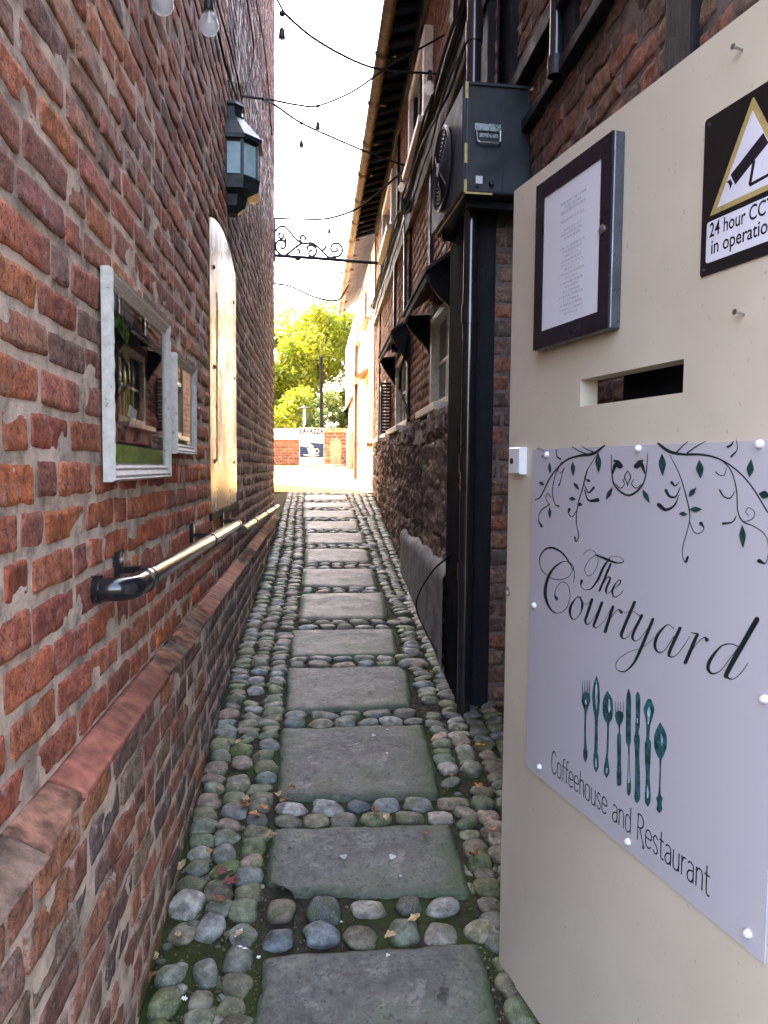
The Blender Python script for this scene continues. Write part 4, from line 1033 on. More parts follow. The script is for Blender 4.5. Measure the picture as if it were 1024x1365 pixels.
b = B(); b.tube([(q.x, q.y, q.z-.02), (q.x, q.y, q.z+.05)], .032, 18); b.box((q.x, q.y-.02, q.z), (XN+.0, q.y+.02, q.z+.03)); autosmooth(obj('collar', b, M['iron'], P3))
def ruP(px, py, w=.05):
    u, v = ru(px, py, w); return (xr(u)-w, u, v)
u1, v1 = ru(533, 300); 
b = B(); b.tube([R3(u1, z, .045) for z in (3.86, 3.4, 2.95)], .018, 10); b.lathe(R3(u1, 2.93, .045), (-1,0,0), [(-.03,.04),(.03,.04)], 14)
tag(autosmooth(obj('vent_pipe', b, M['black_plastic'])), 'thin black vertical pipe ending in a round cap on the red brick', 'pipe')
b = B(); b.tube([R3(*ru(547, y), .05) for y in (285, 330, 380, 440, 470)], .016, 10)
tag(autosmooth(obj('wall_pipe', b, M['black_plastic'])), 'black vertical pipe just right of the capped one', 'pipe')
b = B(); b.tube([Vector(ruP(px, py, .06)) for px, py in ((545,445),(541,470),(534,495),(533,520),(541,540),(545,560))], .014, 8)
tag(autosmooth(obj('hanging_cable', b, M['black_cable'])), 'black cable bulging out beside the second window', 'cable')
# cable bundle on the beam
lab = ['topmost black cable running along the dark beam', 'second black cable from the top on the dark beam', 'middle black cable sagging along the dark beam', 'fourth black cable from the top on the dark beam', 'lowest black cable under the dark beam']
for k in range(5):
    z0 = 4.16 - .075*k; P = []
    for j in range(23):
        y = 3.7 + j*.39; P.append((xr(y) - .10 - .012*(k % 2), y, z0 + .02*math.sin(y*2.6+k*2) + rnd.uniform(-.01, .01) - (.03 if j % 3 == 1 else 0)))
    wire(P, lab[k], .010 - .001*k)
wire([ruP(620, 60, .1), ruP(600, 120, .1), ruP(585, 150, .14), ruP(560, 200, .12), ruP(541, 262, .1), ruP(532, 282, .1)], 'loose cable looping off the dark beam to the junction', .008)
wire([on_x(695, 108, XN-.05), on_x(715, 60, XN-.05), on_x(740, 20, XN-.05), on_x(760,-20, XN-.05)], 'thin cable slanting on the wall behind the air conditioner', .008)
wire([Vector((.735, 3.5, 1.35)), Vector((.715, 3.7, 1.2)), Vector((.66, 4.2, 1.0)), Vector((.63, 4.6, .75)), Vector((.66, 4.4, .62)), Vector((.70, 4.1, .54)), Vector((.71,3.8,.50))], 'thin black cable drooping from the downpipe to the cobbles', .005)
# junction box with a bird spike
c0 = Vector(ruP(541, 275, .09)); b = B(); b.fbox(lambda u, v, w: (c0.x-w, c0.y+u, c0.z+v), (-.06,-.05,-.03), (.06,.05,.05), 0, .01)
jb = obj('junction_box', b, M['timber_grey']); tag(jb, 'small grey junction box under the dark beam', 'junction box')

# ------------------------------------------------------------------ AIR CONDITIONER
d0 = 3.30; Ptop = at(617, 113, d0); Pbot = at(618.7, 256, d0); Pfar = at(577, 318, d0/.832); Pr = at(709, 117, d0+.01)
au = Vector((Pfar.x-Pbot.x, Pfar.y-Pbot.y, 0)); AL = au.length; au.normalize(); ar = Vector((au.y, -au.x, 0)); AH = Ptop.z-Pbot.z; AD = (Pr-Ptop).dot(ar)
AD = max(.24, min(.36, AD))
FA = lambda u, v, w: tuple(Vector((Pbot.x, Pbot.y, Pbot.z)) + au*u + Vector((0,0,v)) - ar*w)   # u along the alley, v up, w out of the fan face
AC = thing('air_conditioner', 'boxy black air conditioning unit fixed high on the right wall', 'air conditioner', tuple(Pbot))
M['ac'] = simple('dark_blue_grey_casing', (.022,.028,.036), .38, .1, .3, 9, .12, 120, .003, .5)
M['ac_front'] = simple('grey_fan_casing', (.040,.050,.060), .5, .1, .25, 9, .12, 90)
M['ac_front'].node_tree.nodes['Principled BSDF'].inputs['Specular Tint'].default_value = (.5,.6,.7,1)
M['tape'] = simple('peeling_yellow_tape', (.50,.40,.16), .6, 0, .25, 30, .3)
b = B(); b.fbox(FA, (0, 0, -AD), (AL, AH, -.004)); c_ = obj('casing', b, M['ac'], AC); bevel(c_, .008)
b = B(); b.fbox(FA, (.006, .006, -.004), (AL-.006, AH-.006, .010), 0, .006); fp = obj('fan_panel', b, M['ac_front'], AC)
cu, cv, cr_ = AL*.56, AH*.50, AH*.40
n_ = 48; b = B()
b.add([FA(cu+cr_*math.cos(2*math.pi*i/n_), cv+cr_*math.sin(2*math.pi*i/n_), .0112) for i in range(n_)], [tuple(range(n_))]); obj('fan_shade_disc', b, simple('fan_shade_black', (.008,.008,.009), .7), fp)  # flat black disc: the shade inside the fan is painted, nothing is cut
b = B()
for k in range(1, 12): b.tube([FA(cu+cr_*k/11*math.cos(t), cv+cr_*k/11*math.sin(t), .022 + .012*(1-(k/11)**2)) for t in np.linspace(0, 2*math.pi, 40)], .0035 if k < 11 else .010, 5, cap=False)
for k in range(4):
    t = RAD(40 + 90*k); b.tube([FA(cu, cv, .036), FA(cu+cr_*math.cos(t), cv+cr_*math.sin(t), .022)], .007, 6)
b.lathe(FA(cu, cv, .03), tuple(-ar), [(0,.035),(.012,.03)], 16)
obj('grille', b, M['iron'], fp)
# side face towards the camera: frame FS(u across, v up, w out)
FS = lambda u, v, w: tuple(Vector(Pbot) + ar*u + Vector((0,0,v)) - au*w)
b = B()
for (v0, v1) in ((.0,.055),(.125,.21),(.40,.47)): b.fbox(FS, (-.001, AH*v0/.47, .000), (.012, AH*v1/.47, .002))
obj('yellow_tape', b, M['tape'], AC)
b = B(); b.fbox(FS, (.005, -.006, .0), (AD*.42, .002, .0025)); obj('base_tape', b, M['tape'], AC)
b = B(); b.fbox(FS, (AD*.56, .01, .001), (AD*.58, AH-.01, .006)); b.fbox(FS, (AD*.93, .005, .001), (AD*.95, AH-.005, .008)); b.fbox(FS, (.012, AH-.014, .001), (AD-.004, AH-.002, .010)); obj('casing_seam', b, M['ac'], AC)
M['chrome'] = simple('dull_silver_handle', (.42,.50,.50), .3, .9, .15, 40, .1)
b = B(); hu0, hu1, hv = AD*.14, AD*.53, AH*.56
b.fbox(FS, (hu0, hv, .001), (hu1, hv+AH*.07, .009), 0, .002)
b.fbox(FS, (hu0+.022, hv-AH*.055, .001), (hu1-.012, hv-AH*.015, .004), 0, .001)
b.tube([FS(hu0+.008, hv+.002, .012), FS(hu0+.01, hv-AH*.10, .020), FS(hu0+.02, hv-AH*.115, .022), FS(hu1-.018, hv-AH*.115, .022), FS(hu1-.006, hv-AH*.10, .020), FS(hu1-.004, hv+.002, .012)], .005, 8)
obj('handle', b, M['chrome'], AC)
b = B(); b.fbox(FS, (AD*.17, AH*.085, .001), (AD*.27, AH*.155, .0025)); obj('sticker', b, M['pr_white'], AC)
b = B()
for (u, v) in ((AD*.19, AH*.06), (AD*.40, AH*.10), (AD*.96, AH*.52)): b.lathe(FS(u, v, .001), tuple(-au), [(0,.007),(.005,.007),(.008,.003)], 8)
b.lathe(FS(AD*.40, AH*.09, .001), tuple(-au), [(0,.014),(.02,.012)], 8)
obj('screw', b, M['iron'], AC)
b = B(); b.tube([FS(AD*.97, AH*.97, .0), FS(AD*1.05, AH*.99, .02), FS(AD*1.16, AH*1.03, .02), FS(AD*1.2, AH*1.10, -.02)], .010, 8); obj('hose', b, M['metal'], AC)
b = B(); 
for u in (.08, AL-.1): b = B(); b.fbox(FA, (u, -.035, -AD-.08), (u+.035, -.004, -.03)); obj('mounting_bracket', b, M['timber'], AC)

# ------------------------------------------------------------------ GATE
gd = ray(217, 622); gd.z = 0; gd.normalize()
GP = at(675, 770, 2.10); gn = Vector((-gd.y, gd.x, 0))         # towards the alley
if gn.x > 0: gn = -gn
def gp(px, py, w=0.0): return on_plane(px, py, GP + gn*w, gn)
gu = -gd
e0 = gp(688, 253); e1 = gp(663, 1280); GX = Vector(((e0.x+e1.x)/2, (e0.y+e1.y)/2, 0)); GZ0, GZ1 = e1.z, e0.z
FG = lambda u, v, w: tuple(GX + gu*u + gn*w + Vector((0,0,v)))
def guv(px, py, w=0.0): p = gp(px, py, w) - GX; return p.dot(gu), gp(px, py, w).z
GW = 1.30; GT = .045
GT_ = thing('gate', 'tall cream painted wooden gate standing open on the right', 'gate', tuple(GX + Vector((0,0,GZ0))))
M['cream'] = None
n = N('cream_gate_paint')
c = n.ramp(n.noise(2.2, 6), [(.36, (.46,.40,.325)), (.64, (.53,.47,.39))])
c = n.mix(n.ramp(n.noise(9, 8, .7), [(.56, 0.0), (.70, .25)]), c, (.42,.36,.29))
c = n.mix(n.ramp(n.noise(70, 2), [(.70, 0.0), (.74, .5)]), c, (.25,.20,.16))
M['cream'] = n.fin(c, n.ramp(n.noise(5), [(.3, .38), (.7, .55)]), n.bump(n.noise(3, 5, stretch=(1, 1, .35)), .25, .02, n.bump(n.noise(90, 4, .6, stretch=(1, 1, .07)), .12, .002)), 0, .4)
s0 = guv(774, 508); s1 = guv(912, 476); s2 = guv(774, 543); s3 = guv(912, 522)
su0, su1, sv0, sv1 = s0[0], s1[0], (s2[1]+s3[1])/2, (s0[1]+s1[1])/2
b = B()   # board with the letter slot cut through
for (u0, u1, v0, v1) in ((0, su0, GZ0, GZ1), (su1, GW, GZ0, GZ1), (su0, su1, GZ0, sv0), (su0, su1, sv1, GZ1)): b.fbox(FG, (u0, v0, -GT), (u1, v1, 0))
bm = bmesh.new(); 
o = obj('board', b, M['cream'], GT_)
bm.from_mesh(o.data); bmesh.ops.remove_doubles(bm, verts=bm.verts, dist=1e-5)
bmesh.ops.delete(bm, geom=[f for f in bm.faces if False], context='FACES'); bm.to_mesh(o.data); bm.free()
b = B(); b.fbox(FG, (.03, GZ0+.02, -GT-.05), (.13, GZ1-.03, -GT-.001)); b.fbox(FG, (.13, GZ1-.16, -GT-.05), (GW-.1, GZ1-.04, -GT-.001)); b.fbox(FG, (.13, GZ0+.04, -GT-.05), (GW-.1, GZ0+.18, -GT-.001)); b.fbox(FG, (GW-.1, GZ0+.02, -GT-.05), (GW-.0, GZ1-.03, -GT-.001))
obj('frame_rail', b, M['cream'], GT_)
# dark letter cage behind the slot
b = B(); b.fbox(FG, (su0+.02, sv0-.05, -GT-.16), (su1+.05, sv1+.05, -GT-.055)); obj('letter_box', b, M['timber_matte'], GT_)
b = B()
for (px, py) in ((990, 68), (992, 420)):
    u, v = guv(px, py); p = Vector(FG(u, v, 0)); b.tube([p - gn*.01, p + gn*.018 + Vector((0,0,.004))], .0022, 6); b.lathe(p + gn*.018 + Vector((0,0,.004)), tuple(gn), [(0,.005),(.002,.005)], 8); obj('nail', b, M['metal'], GT_); b = B()
u, v = guv(678, 788); b = B(); b.lathe(FG(u, v, 0), tuple(gn), [(0,.013),(.003,.013),(.004,.010),(.002,.008)], 16); b.box(tuple(Vector(FG(u, v, .003))-Vector((.003,.003,.009))), tuple(Vector(FG(u, v, .003))+Vector((.003,.003,.003)))); obj('lock', b, M['metal'], GT_)
u0, v0 = guv(687, 632); u1, v1 = guv(703, 598)
DB = thing('doorbell', 'small white doorbell push on the gate edge', 'doorbell', FG((u0+u1)/2, v0, 0))
b = B(); b.fbox(FG, (u0, v0, .0005), (u1, v1+.004, .022), 0, .004); obj('housing', b, M['pr_white'], DB)
b = B(); b.lathe(FG(u0+(u1-u0)*.33, (v0+v1)/2+.001, .021), tuple(gn), [(0,.0085),(.003,.008),(.004,.004)], 14); obj('button', b, M['socket'], DB)
# gate post and hinges by the near end
GPo = thing('gate_post', 'black timber gate post at the hinge end of the cream gate', 'post', FG(GW+.1, gz(.9), -.02))
b = B(); b.fbox(FG, (GW+.02, gz(.8)-.1, -.12), (GW+.17, GZ1+.15, .01)); bevel(obj('post', b, M['timber'], GPo), .008)
b = B(); 
for z in (GZ0+.3, GZ1-.35): b = B(); b.tube([FG(GW+.01, z-.06, .012), FG(GW+.01, z+.06, .012)], .010, 10); obj('hinge', b, M['iron'], GPo)

# ---- flat inks: strokes traced on the gate's own plane
def strokes(name, parent, lst, mat, w0, conv, wscale=1.0, dstep=.00001, n_=7):
    """lst: [(x,y,width)...] in photo-crop pixels; conv(x,y) -> photo px"""
    b = B(); lev = 0
    for L in lst:
        P = cr([(p[0], p[1], (p[2] if len(p) > 2 else L[0][2])*wscale) for p in L], n_) if len(L) > 1 else L
        vs = []; K = len(P); lev += 1
        for i, p in enumerate(P):
            q = P[min(i+1, K-1)]; r_ = P[max(i-1, 0)]; dx, dy = q[0]-r_[0], q[1]-r_[1]; l = math.hypot(dx, dy) or 1
            nx_, ny_ = -dy/l, dx/l; hw = max(p[2], .6)/2; w_ = w0 + lev*dstep*2 + i*dstep*.2
            for s_ in (-1, 1): vs.append(gp(*conv(p[0]+nx_*hw*s_, p[1]+ny_*hw*s_), w_))
        fs = [(2*i, 2*i+2, 2*i+3, 2*i+1) for i in range(K-1)]
        b.add(vs, fs)
        # round ends
        for (p, ii) in ((P[0], 0), (P[-1], K-1)):
            if p[2] > 3.5:
                b.add([gp(*conv(p[0]+p[2]/2*math.cos(t), p[1]+p[2]/2*math.sin(t)), w0 + (lev*2+1)*dstep + .00003 + ii*1e-6) for t in np.linspace(0, 2*math.pi, 13)[:-1]], [tuple(range(12))])
    return obj(name, b, mat, parent)
M['ink'] = simple('black_green_ink', (.006,.016,.018), .35, 0, .2, 20, .02)
M['ink_teal'] = simple('teal_ink', (.012,.075,.085), .35, 0, .55, 70, .02)
M['ink_grey'] = simple('faint_grey_ink', (.40,.40,.46), .5, 0, .1, 20, .02)
# restaurant sign
n = N('white_acrylic_sheet'); M['sheet'] = n.fin((.41,.395,.445), .27, n.bump(n.noise(1.5, 2), .05, .02), 0, .5)
a_, b_, c_, d_ = guv(710.5, 600), guv(1024, 586), guv(1022, 1284), guv(706.5, 1024)
SU0 = (a_[0]+d_[0])/2; SU1 = max(b_[0], c_[0]); SV1 = (a_[1]+b_[1])/2; SV0 = (c_[1]+d_[1])/2
RS = thing('restaurant_sign', 'large pale lilac sign board with black lettering on the cream gate', 'sign', FG(SU0, SV0, 0))
b = B(); b.fbox(FG, (SU0, SV0, .001), (SU1, SV1, .005)); obj('panel', b, M['sheet'], RS)
b = B()
for (px, py) in ((730,606),(852,598),(1014,592),(713,807),(720,1022),(838,1122),(998,1244),(1020,932)):
    b = B(); u, v = guv(px, py, .005); b.lathe(FG(u, v, .005), tuple(gn), [(0,.0075),(.004,.0072),(.008,.005),(.0095,.001)], 14); autosmooth(obj('screw_cap', b, M['pr_white'], RS))
cvA = lambda x, y: (660 + x/2.813, 400 + y/2.813)
cvB = lambda x, y: (690 + x/3.066, 720 + y/3.066)
VINE = [[(612,538,8),(650,566,12),(700,578,9),(780,580,8),(850,600,6),(920,650,5),(970,710,5),(1022,795,5)],
 [(680,572,6),(698,552,4),(724,530,3)], [(722,572,6),(756,548,4),(792,528,2)],
 [(655,580,2),(690,650,3),(715,730,4),(730,800,4),(725,850,3),(705,920,3),(703,960,2.5),(715,982,6),(722,965,10)],
 [(730,830,3),(745,868,3),(768,874,2.5),(783,855,3),(772,838,14)],
 [(692,680,2),(676,696,6),(662,684,11)], [(695,700,2),(678,736,6),(655,736,9),(641,714,12)], [(690,730,2),(672,770,7),(640,786,12),(614,768,16)],
 [(850,600,4),(885,640,4),(905,710,4),(910,790,4),(930,830,5),(970,848,3),(1012,880,3),(1026,930,3),(1015,985,4),(990,978,16)],
 [(930,832,3),(962,822,3),(974,797,2.5),(952,778,2.5),(940,795,2),(952,808,3)], [(905,808,2),(890,832,5),(855,838,9)],
 [(900,715,2),(882,742,4),(858,736,5),(842,712,6)], [(868,628,2),(860,655,3),(842,656,3),(828,645,5)],
 [(905,525,3),(908,560,3),(886,586,8)], [(895,528,3),(884,544,7),(872,550,9)],
 [(410,545,6),(370,575,11),(310,585,8),(260,605,6),(210,660,5),(172,735,4),(150,748,3)], [(345,578,6),(315,566,4),(288,549,3)], [(368,570,5),(345,560,3),(324,548,3)],
 [(385,575,2),(345,640,3),(330,700,4),(310,770,3),(305,830,3),(313,885,3),(303,906,4),(299,888,6)], [(305,790,3),(290,812,3),(276,800,3),(278,785,11)],
 [(345,642,2),(340,668,3),(352,678,10)], [(335,690,2),(350,722,5),(370,704,9)], [(335,710,3),(350,750,6),(384,750,16)],
 [(250,605,3),(225,660,3),(215,720,3),(225,765,3),(240,773,6)], [(252,640,2),(248,670,2),(240,695,5)], [(205,765,3),(172,790,3),(163,825,3),(175,848,9)],
 [(205,768,2),(190,745,2),(198,725,2),(209,740,3)], [(230,560,3),(232,585,3),(245,596,7)], [(235,640,2),(250,648,2),(258,632,4)], [(155,560,2),(170,556,2),(185,575,2),(175,590,3)],
 [(436,580,2),(438,650,4),(452,700,6),(500,732,7),(548,700,6),(566,650,4),(572,575,2)], [(470,622,20),(452,618,16),(441,650,5)], [(530,622,20),(548,616,16),(562,650,5)],
 [(447,603,8),(462,606,10),(474,618,8)], [(553,603,8),(540,606,10),(528,618,8)],
 [(452,690,3),(470,705,3),(485,690,3),(478,672,3)], [(548,690,3),(530,705,3),(512,690,3),(520,672,3)], [(497,640,2),(508,662,4),(497,690,2)], [(497,640,2),(486,662,4),(497,690,2)], [(497,700,2),(497,690,3),(492,684,3)]]
strokes('vine_pattern', RS, VINE, M['ink'], .0056, cvA)
LEAF = [(627,617,84,88,26),(768,634,70,86,28),(740,720,46,-50,18),(752,785,48,0,20),(706,802,32,5,16),(957,630,68,-84,26),(928,886,86,88,24),(1010,730,44,10,30),
 (428,725,52,-62,16),(566,735,58,62,18),(292,632,52,88,16),(387,610,74,88,22),(205,630,42,86,12),(175,688,22,30,14),(290,745,26,5,14),(305,698,34,55,12),(318,766,22,0,14),(205,798,42,88,12)]
LS = [[(cx - L/2*math.cos(RAD(a)), cy - L/2*math.sin(RAD(a)), 1), (cx - L*.18*math.cos(RAD(a)), cy - L*.18*math.sin(RAD(a)), W*.85), (cx, cy, W), (cx + L*.25*math.cos(RAD(a)), cy + L*.25*math.sin(RAD(a)), W*.6), (cx + L/2*math.cos(RAD(a)), cy + L/2*math.sin(RAD(a)), .8)] for (cx, cy, L, a, W) in LEAF]
M['ink_leaf'] = simple('dark_teal_leaf_ink', (.008,.045,.048), .35, 0, .5, 120, .02)
for l_ in LS: strokes('vine_leaf', RS, [l_], M['ink_leaf'], .0066, cvA)
SCR = [[(160,240,13),(152,222,3),(162,190,2.2),(184,170,2.2),(207,187,2.4),(214,232,2.4),(199,278,2.6),(165,299,3),(132,278,8),(113,222,13),(122,160,12),(150,112,8),(190,87,3),(222,98,2.6),(232,135,2.4),(229,175,2)],
 [(231,112,2),(205,152,2.5),(152,160,3),(104,128,3),(90,80,3.5),(108,42,6),(140,31,8),(182,52,7),(212,92,5),(225,120,3)],
 [(264,232,2.4),(238,238,4),(216,275,11),(216,308,8),(232,324,3),(256,300,3.5),(265,262,10),(256,236,5),(243,228,2.5)],
 [(256,245,2),(278,262,1.8),(300,248,3)], [(304,243,12),(286,300,11),(277,328,10),(286,344,4),(312,318,2),(340,262,2)], [(345,256,12),(318,330,11),(311,350,8),(322,358,3),(352,332,2),(384,276,2)],
 [(390,272,12),(358,374,13)], [(364,352,2),(392,302,2.5),(412,284,4),(424,294,14)],
 [(478,254,13),(430,368,13),(424,392,11),(438,402,3),(462,380,2),(495,325,2)], [(436,298,2),(470,290,2.5),(502,312,3)],
 [(508,308,12),(476,374,11),(470,400,10),(486,412,3),(512,388,2),(545,340,2)], [(553,324,13),(500,452,13),(472,506,9),(436,537,5),(404,525,3),(408,492,2.6),(450,460,2.2),(510,438,2.2),(560,398,2)],
 [(640,362,3),(612,346,4),(574,385,12),(561,430,12),(576,458,6),(602,448,3),(640,392,3)], [(664,360,14),(621,456,13),(624,476,6),(642,474,3),(668,448,2),(705,392,2)],
 [(708,378,3),(736,384,8),(728,400,14),(686,500,15)], [(698,474,2),(736,418,2.4),(764,398,5),(774,408,16)],
 [(906,436,4),(872,424,4),(832,434,6),(792,482,14),(778,520,14),(794,545,7),(828,534,3),(868,484,3),(902,438,3)], [(978,324,22),(862,530,20),(858,560,10),(882,567,3),(914,542,2.4),(941,503,2)],
 [(262,166,11),(259,188,3),(276,202,2.6),(302,196,5),(330,158,9),(350,112,9),(378,72,4)], [(320,60,5),(350,72,9),(388,88,8),(418,93,4),(433,84,2.6),(416,68,2),(380,66,2)],
 [(322,60,2),(294,80,2),(274,118,2.2),(288,146,2.2),(314,128,2),(330,82,2),(314,46,2),(288,41,2),(268,58,2)],
 [(380,98,8),(335,206,9)], [(346,184,2),(368,152,3),(378,158,8),(362,200,8),(366,218,3),(390,204,2)], [(392,200,2),(416,180,3),(421,164,5),(406,170,3),(388,204,9),(394,232,4),(414,226,2.4),(434,204,2)]]
strokes('script_lettering', RS, SCR, M['ink'], .0056, cvB, n_=9)
CUT = []
for x in (265,275,285,294): CUT.append([(x,572,1.5),(x,605,3.5),(x+(279-x)*.2,650,4.5)])
for x in (401,411,421,432): CUT.append([(x,660,1.5),(x,690,3),(x+(416-x)*.2,725,4)])
CUT += [[(280,638,34),(279,662,34),(279,690,16),(277,722,7),(276,790,8),(277,840,10),(277,865,18),(277,890,15),(277,906,4)],
 [(323,553,2),(322,590,22),(321,640,31),(322,690,25),(322,745,12),(321,830,14),(320,868,13),(320,880,20),(321,925,21),(321,945,6)],
 [(367,621,8),(368,650,36),(369,690,44),(370,730,33),(370,757,9),(368,850,8),(365,890,10),(364,922,20),(364,950,23),(364,968,6)],
 [(416,716,36),(416,742,26),(416,762,7),(416,790,7),(415,803,16),(415,900,16),(415,960,20),(415,996,18)],
 [(454,609,4),(454,650,19),(453,760,21),(453,822,20),(455,850,7),(455,930,8),(455,1000,17),(455,1030,15),(455,1042,6)],
 [(491,624,8),(492,645,19),(492,720,17),(490,760,19),(488,785,14),(488,815,24),(489,880,17),(490,960,21),(490,1020,22),(489,1055,24),(488,1068,12)],
 [(538,660,24),(537,690,44),(537,718,34),(534,760,16),(532,810,14),(533,832,26),(532,900,23),(532,960,16),(532,1020,22),(532,1065,25),(532,1084,8)],
 [(583,750,8),(584,790,46),(584,840,52),(584,880,28),(584,902,8),(582,980,7),(580,1040,10),(580,1052,26),(580,1078,18),(580,1100,24),(580,1112,8)]]
UT = [('fork_print', CUT[0:4] + [CUT[8]]), ('knife_print', [CUT[9]]), ('spoon_print', [CUT[10]]), ('fork_print', CUT[4:8] + [CUT[11]]), ('knife_print', [CUT[12]]), ('knife_print', [CUT[13]]), ('slotted_spoon_print', [CUT[14]]), ('spoon_print', [CUT[15]])]
UTO = [strokes(nm, RS, ls_, M['ink_teal'], .0056, cvB) for nm, ls_ in UT]
HI = [[(322,575,2),(322,610,8),(322,660,8),(322,690,2)], [(374,650,3),(376,680,10),(374,705,3)], [(538,680,3),(537,700,14),(536,725,8),(534,750,5)], [(586,790,3),(590,815,9),(590,840,3)], [(279,655,6),(280,668,6)], [(320,890,3),(321,915,8),(321,930,2)], [(455,870,1),(455,940,3),(455,990,6)], [(532,1000,1),(532,1035,8),(532,1055,3)], [(489,730,5),(490,745,5)],[(365,935,8),(364,950,6)]]
M['ink_pale'] = simple('pale_teal_ink', (.30,.42,.48), .35, 0, .4, 90, .02)
for l_ in HI:
    k_ = min(range(8), key=lambda i: abs([279,322,368,416,454,490,535,583][i] - l_[0][0])); strokes('highlight', UTO[k_], [l_], M['ink_pale'], .0066, cvB)
# monoline lettering "Coffeehouse and Restaurant"
GLY = {'C': (.62, [[(.55,.82),(.40,1.0),(.18,.92),(.08,.5),(.18,.08),(.40,0),(.56,.16)]]), 'o': (.52, [[(.26,.66),(.08,.56),(.08,.1),(.26,0),(.44,.1),(.44,.56),(.26,.66)]]),
 'f': (.34, [[(.36,1.0),(.2,.97),(.15,.8),(.15,0)], [(.02,.64),(.32,.64)]]), 'e': (.52, [[(.08,.35),(.44,.36),(.44,.55),(.27,.66),(.09,.55),(.08,.12),(.26,0),(.44,.1)]]),
 'h': (.52, [[(.09,1.0),(.09,0)], [(.09,.5),(.2,.64),(.36,.64),(.43,.5),(.43,0)]]), 'u': (.52, [[(.09,.66),(.09,.12),(.2,0),(.36,.04),(.43,.2)], [(.43,.66),(.43,0)]]),
 's': (.44, [[(.36,.56),(.22,.66),(.08,.55),(.1,.42),(.32,.26),(.36,.1),(.22,0),(.06,.1)]]), 'a': (.50, [[(.09,.58),(.24,.66),(.4,.58),(.42,.4),(.42,0)], [(.42,.4),(.2,.36),(.07,.2),(.12,.03),(.28,.0),(.42,.14)]]),
 'n': (.52, [[(.09,.66),(.09,0)], [(.09,.5),(.2,.64),(.36,.64),(.43,.5),(.43,0)]]), 'd': (.52, [[(.43,1.0),(.43,0)], [(.43,.52),(.26,.66),(.09,.54),(.08,.12),(.24,0),(.43,.14)]]),
 'R': (.60, [[(.10,0),(.10,1.0)], [(.10,1.0),(.36,.99),(.48,.84),(.46,.64),(.3,.52),(.10,.50)], [(.26,.5),(.38,.2),(.5,.0),(.56,-.1),(.50,-.16),(.44,-.08)]]), 't': (.36, [[(.15,.95),(.15,.12),(.24,0),(.34,.03)], [(.02,.64),(.32,.64)]]), 'r': (.36, [[(.09,.66),(.09,0)], [(.09,.44),(.2,.64),(.34,.64)]]), ' ': (.36, [])}
def monoline(name, parent, text, ua, ub, v0, H, wd, mat, w0):
    tot = sum(GLY[c][0] for c in text); k = (ub-ua)/tot; b = B(); x = ua; lev = 0
    for c in text:
        for L in GLY[c][1]:
            lev += 1; P = cr([(x + p[0]*k, v0 + p[1]*H) for p in L], 6) if len(L) > 2 else [np.array((x + p[0]*k, v0 + p[1]*H)) for p in L]; vs = []
            for i, p in enumerate(P):
                q = P[min(i+1, len(P)-1)] - P[max(i-1, 0)]; l = np.hypot(*q) or 1; nx_ = np.array((-q[1], q[0]))/l*wd/2
                for s_ in (-1, 1): vs.append(FG(p[0]+nx_[0]*s_, p[1]+nx_[1]*s_, w0 + (lev % 4)*.00003 + i*2e-6))
            b.add(vs, [(2*i, 2*i+2, 2*i+3, 2*i+1) for i in range(len(P)-1)])
        x += GLY[c][0]*k
    return obj(name, b, mat, parent)
ca = guv(738, 1030); cb = guv(950, 1193); ch_ = guv(738, 1000)
monoline('small_lettering', RS, 'Coffeehouse and Restaurant', ca[0]-.004, cb[0], (ca[1]+cb[1])/2, (ch_[1]-ca[1])*.98, .0030, M['ink'], .0056)

# menu case
M['case'] = simple('anodised_case_edge', (.10,.105,.125), .32, .7, .15, 20, .05)
M['case_black'] = simple('glossy_black_case_front', (.010,.009,.016), .22, 0, .2, 10, .03)
cd_ = .030
m = [guv(714, 250, cd_), guv(817, 172, cd_), guv(811, 440, cd_), guv(711, 466, cd_)]
mu0, mu1, mv0, mv1 = (m[0][0]+m[3][0])/2, (m[1][0]+m[2][0])/2 , (m[2][1]+m[3][1])/2, (m[0][1]+m[1][1])/2
MC = thing('menu_case', 'wall menu display case with black border on the gate', 'display case', FG(mu0, mv0, 0))
fwd = .038
b = B(); b.fbox(FG, (mu0, mv0, .0006), (mu1, mv1, cd_-.004)); bevel(obj('case', b, M['case'], MC), .003)
b = B(); fw = .042
for (u0, u1, v0, v1) in ((mu0+.001, mu0+fw, mv0+.001, mv1-.001), (mu1-fw, mu1-.001, mv0+.001, mv1-.001), (mu0+fw, mu1-fw, mv0+.001, mv0+fw), (mu0+fw, mu1-fw, mv1-fw, mv1-.001)): b.fbox(FG, (u0, v0, cd_-.004), (u1, v1, cd_))
obj('border', b, M['case_black'], MC)
b = B(); b.fbox(FG, (mu0+fw-.002, mv0+fw-.002, cd_-.004), (mu1-fw+.002, mv1-fw+.002, cd_-.002)); pg = obj('menu_page', b, simple('lilac_white_page', (.60,.59,.66), .35, 0, .015, 5, .0, rv=.01), MC)
b = B(); r2 = np.random.RandomState(4); pw_, ph_ = mu1-mu0-2*fw, mv1-mv0-2*fw
for k in range(26):
    v = mv1-fw-.045-ph_*.86*k/27; L = pw_*(.20+.28*r2.rand()) if k > 4 else pw_*(.25+.2*r2.rand()); c0 = (mu0+mu1)/2 + .01; x = c0 - L/2
    if k in (3, 5, 9): continue
    while x < c0 + L/2:
        l2 = r2.uniform(.004, .012); b.fbox(FG, (x, v, cd_-.002), (min(x+l2, c0+L/2), v+(.0038 if k > 4 else .005), cd_-.0015)); x += l2 + .003
obj('faint_print', b, M['ink_grey'], pg)
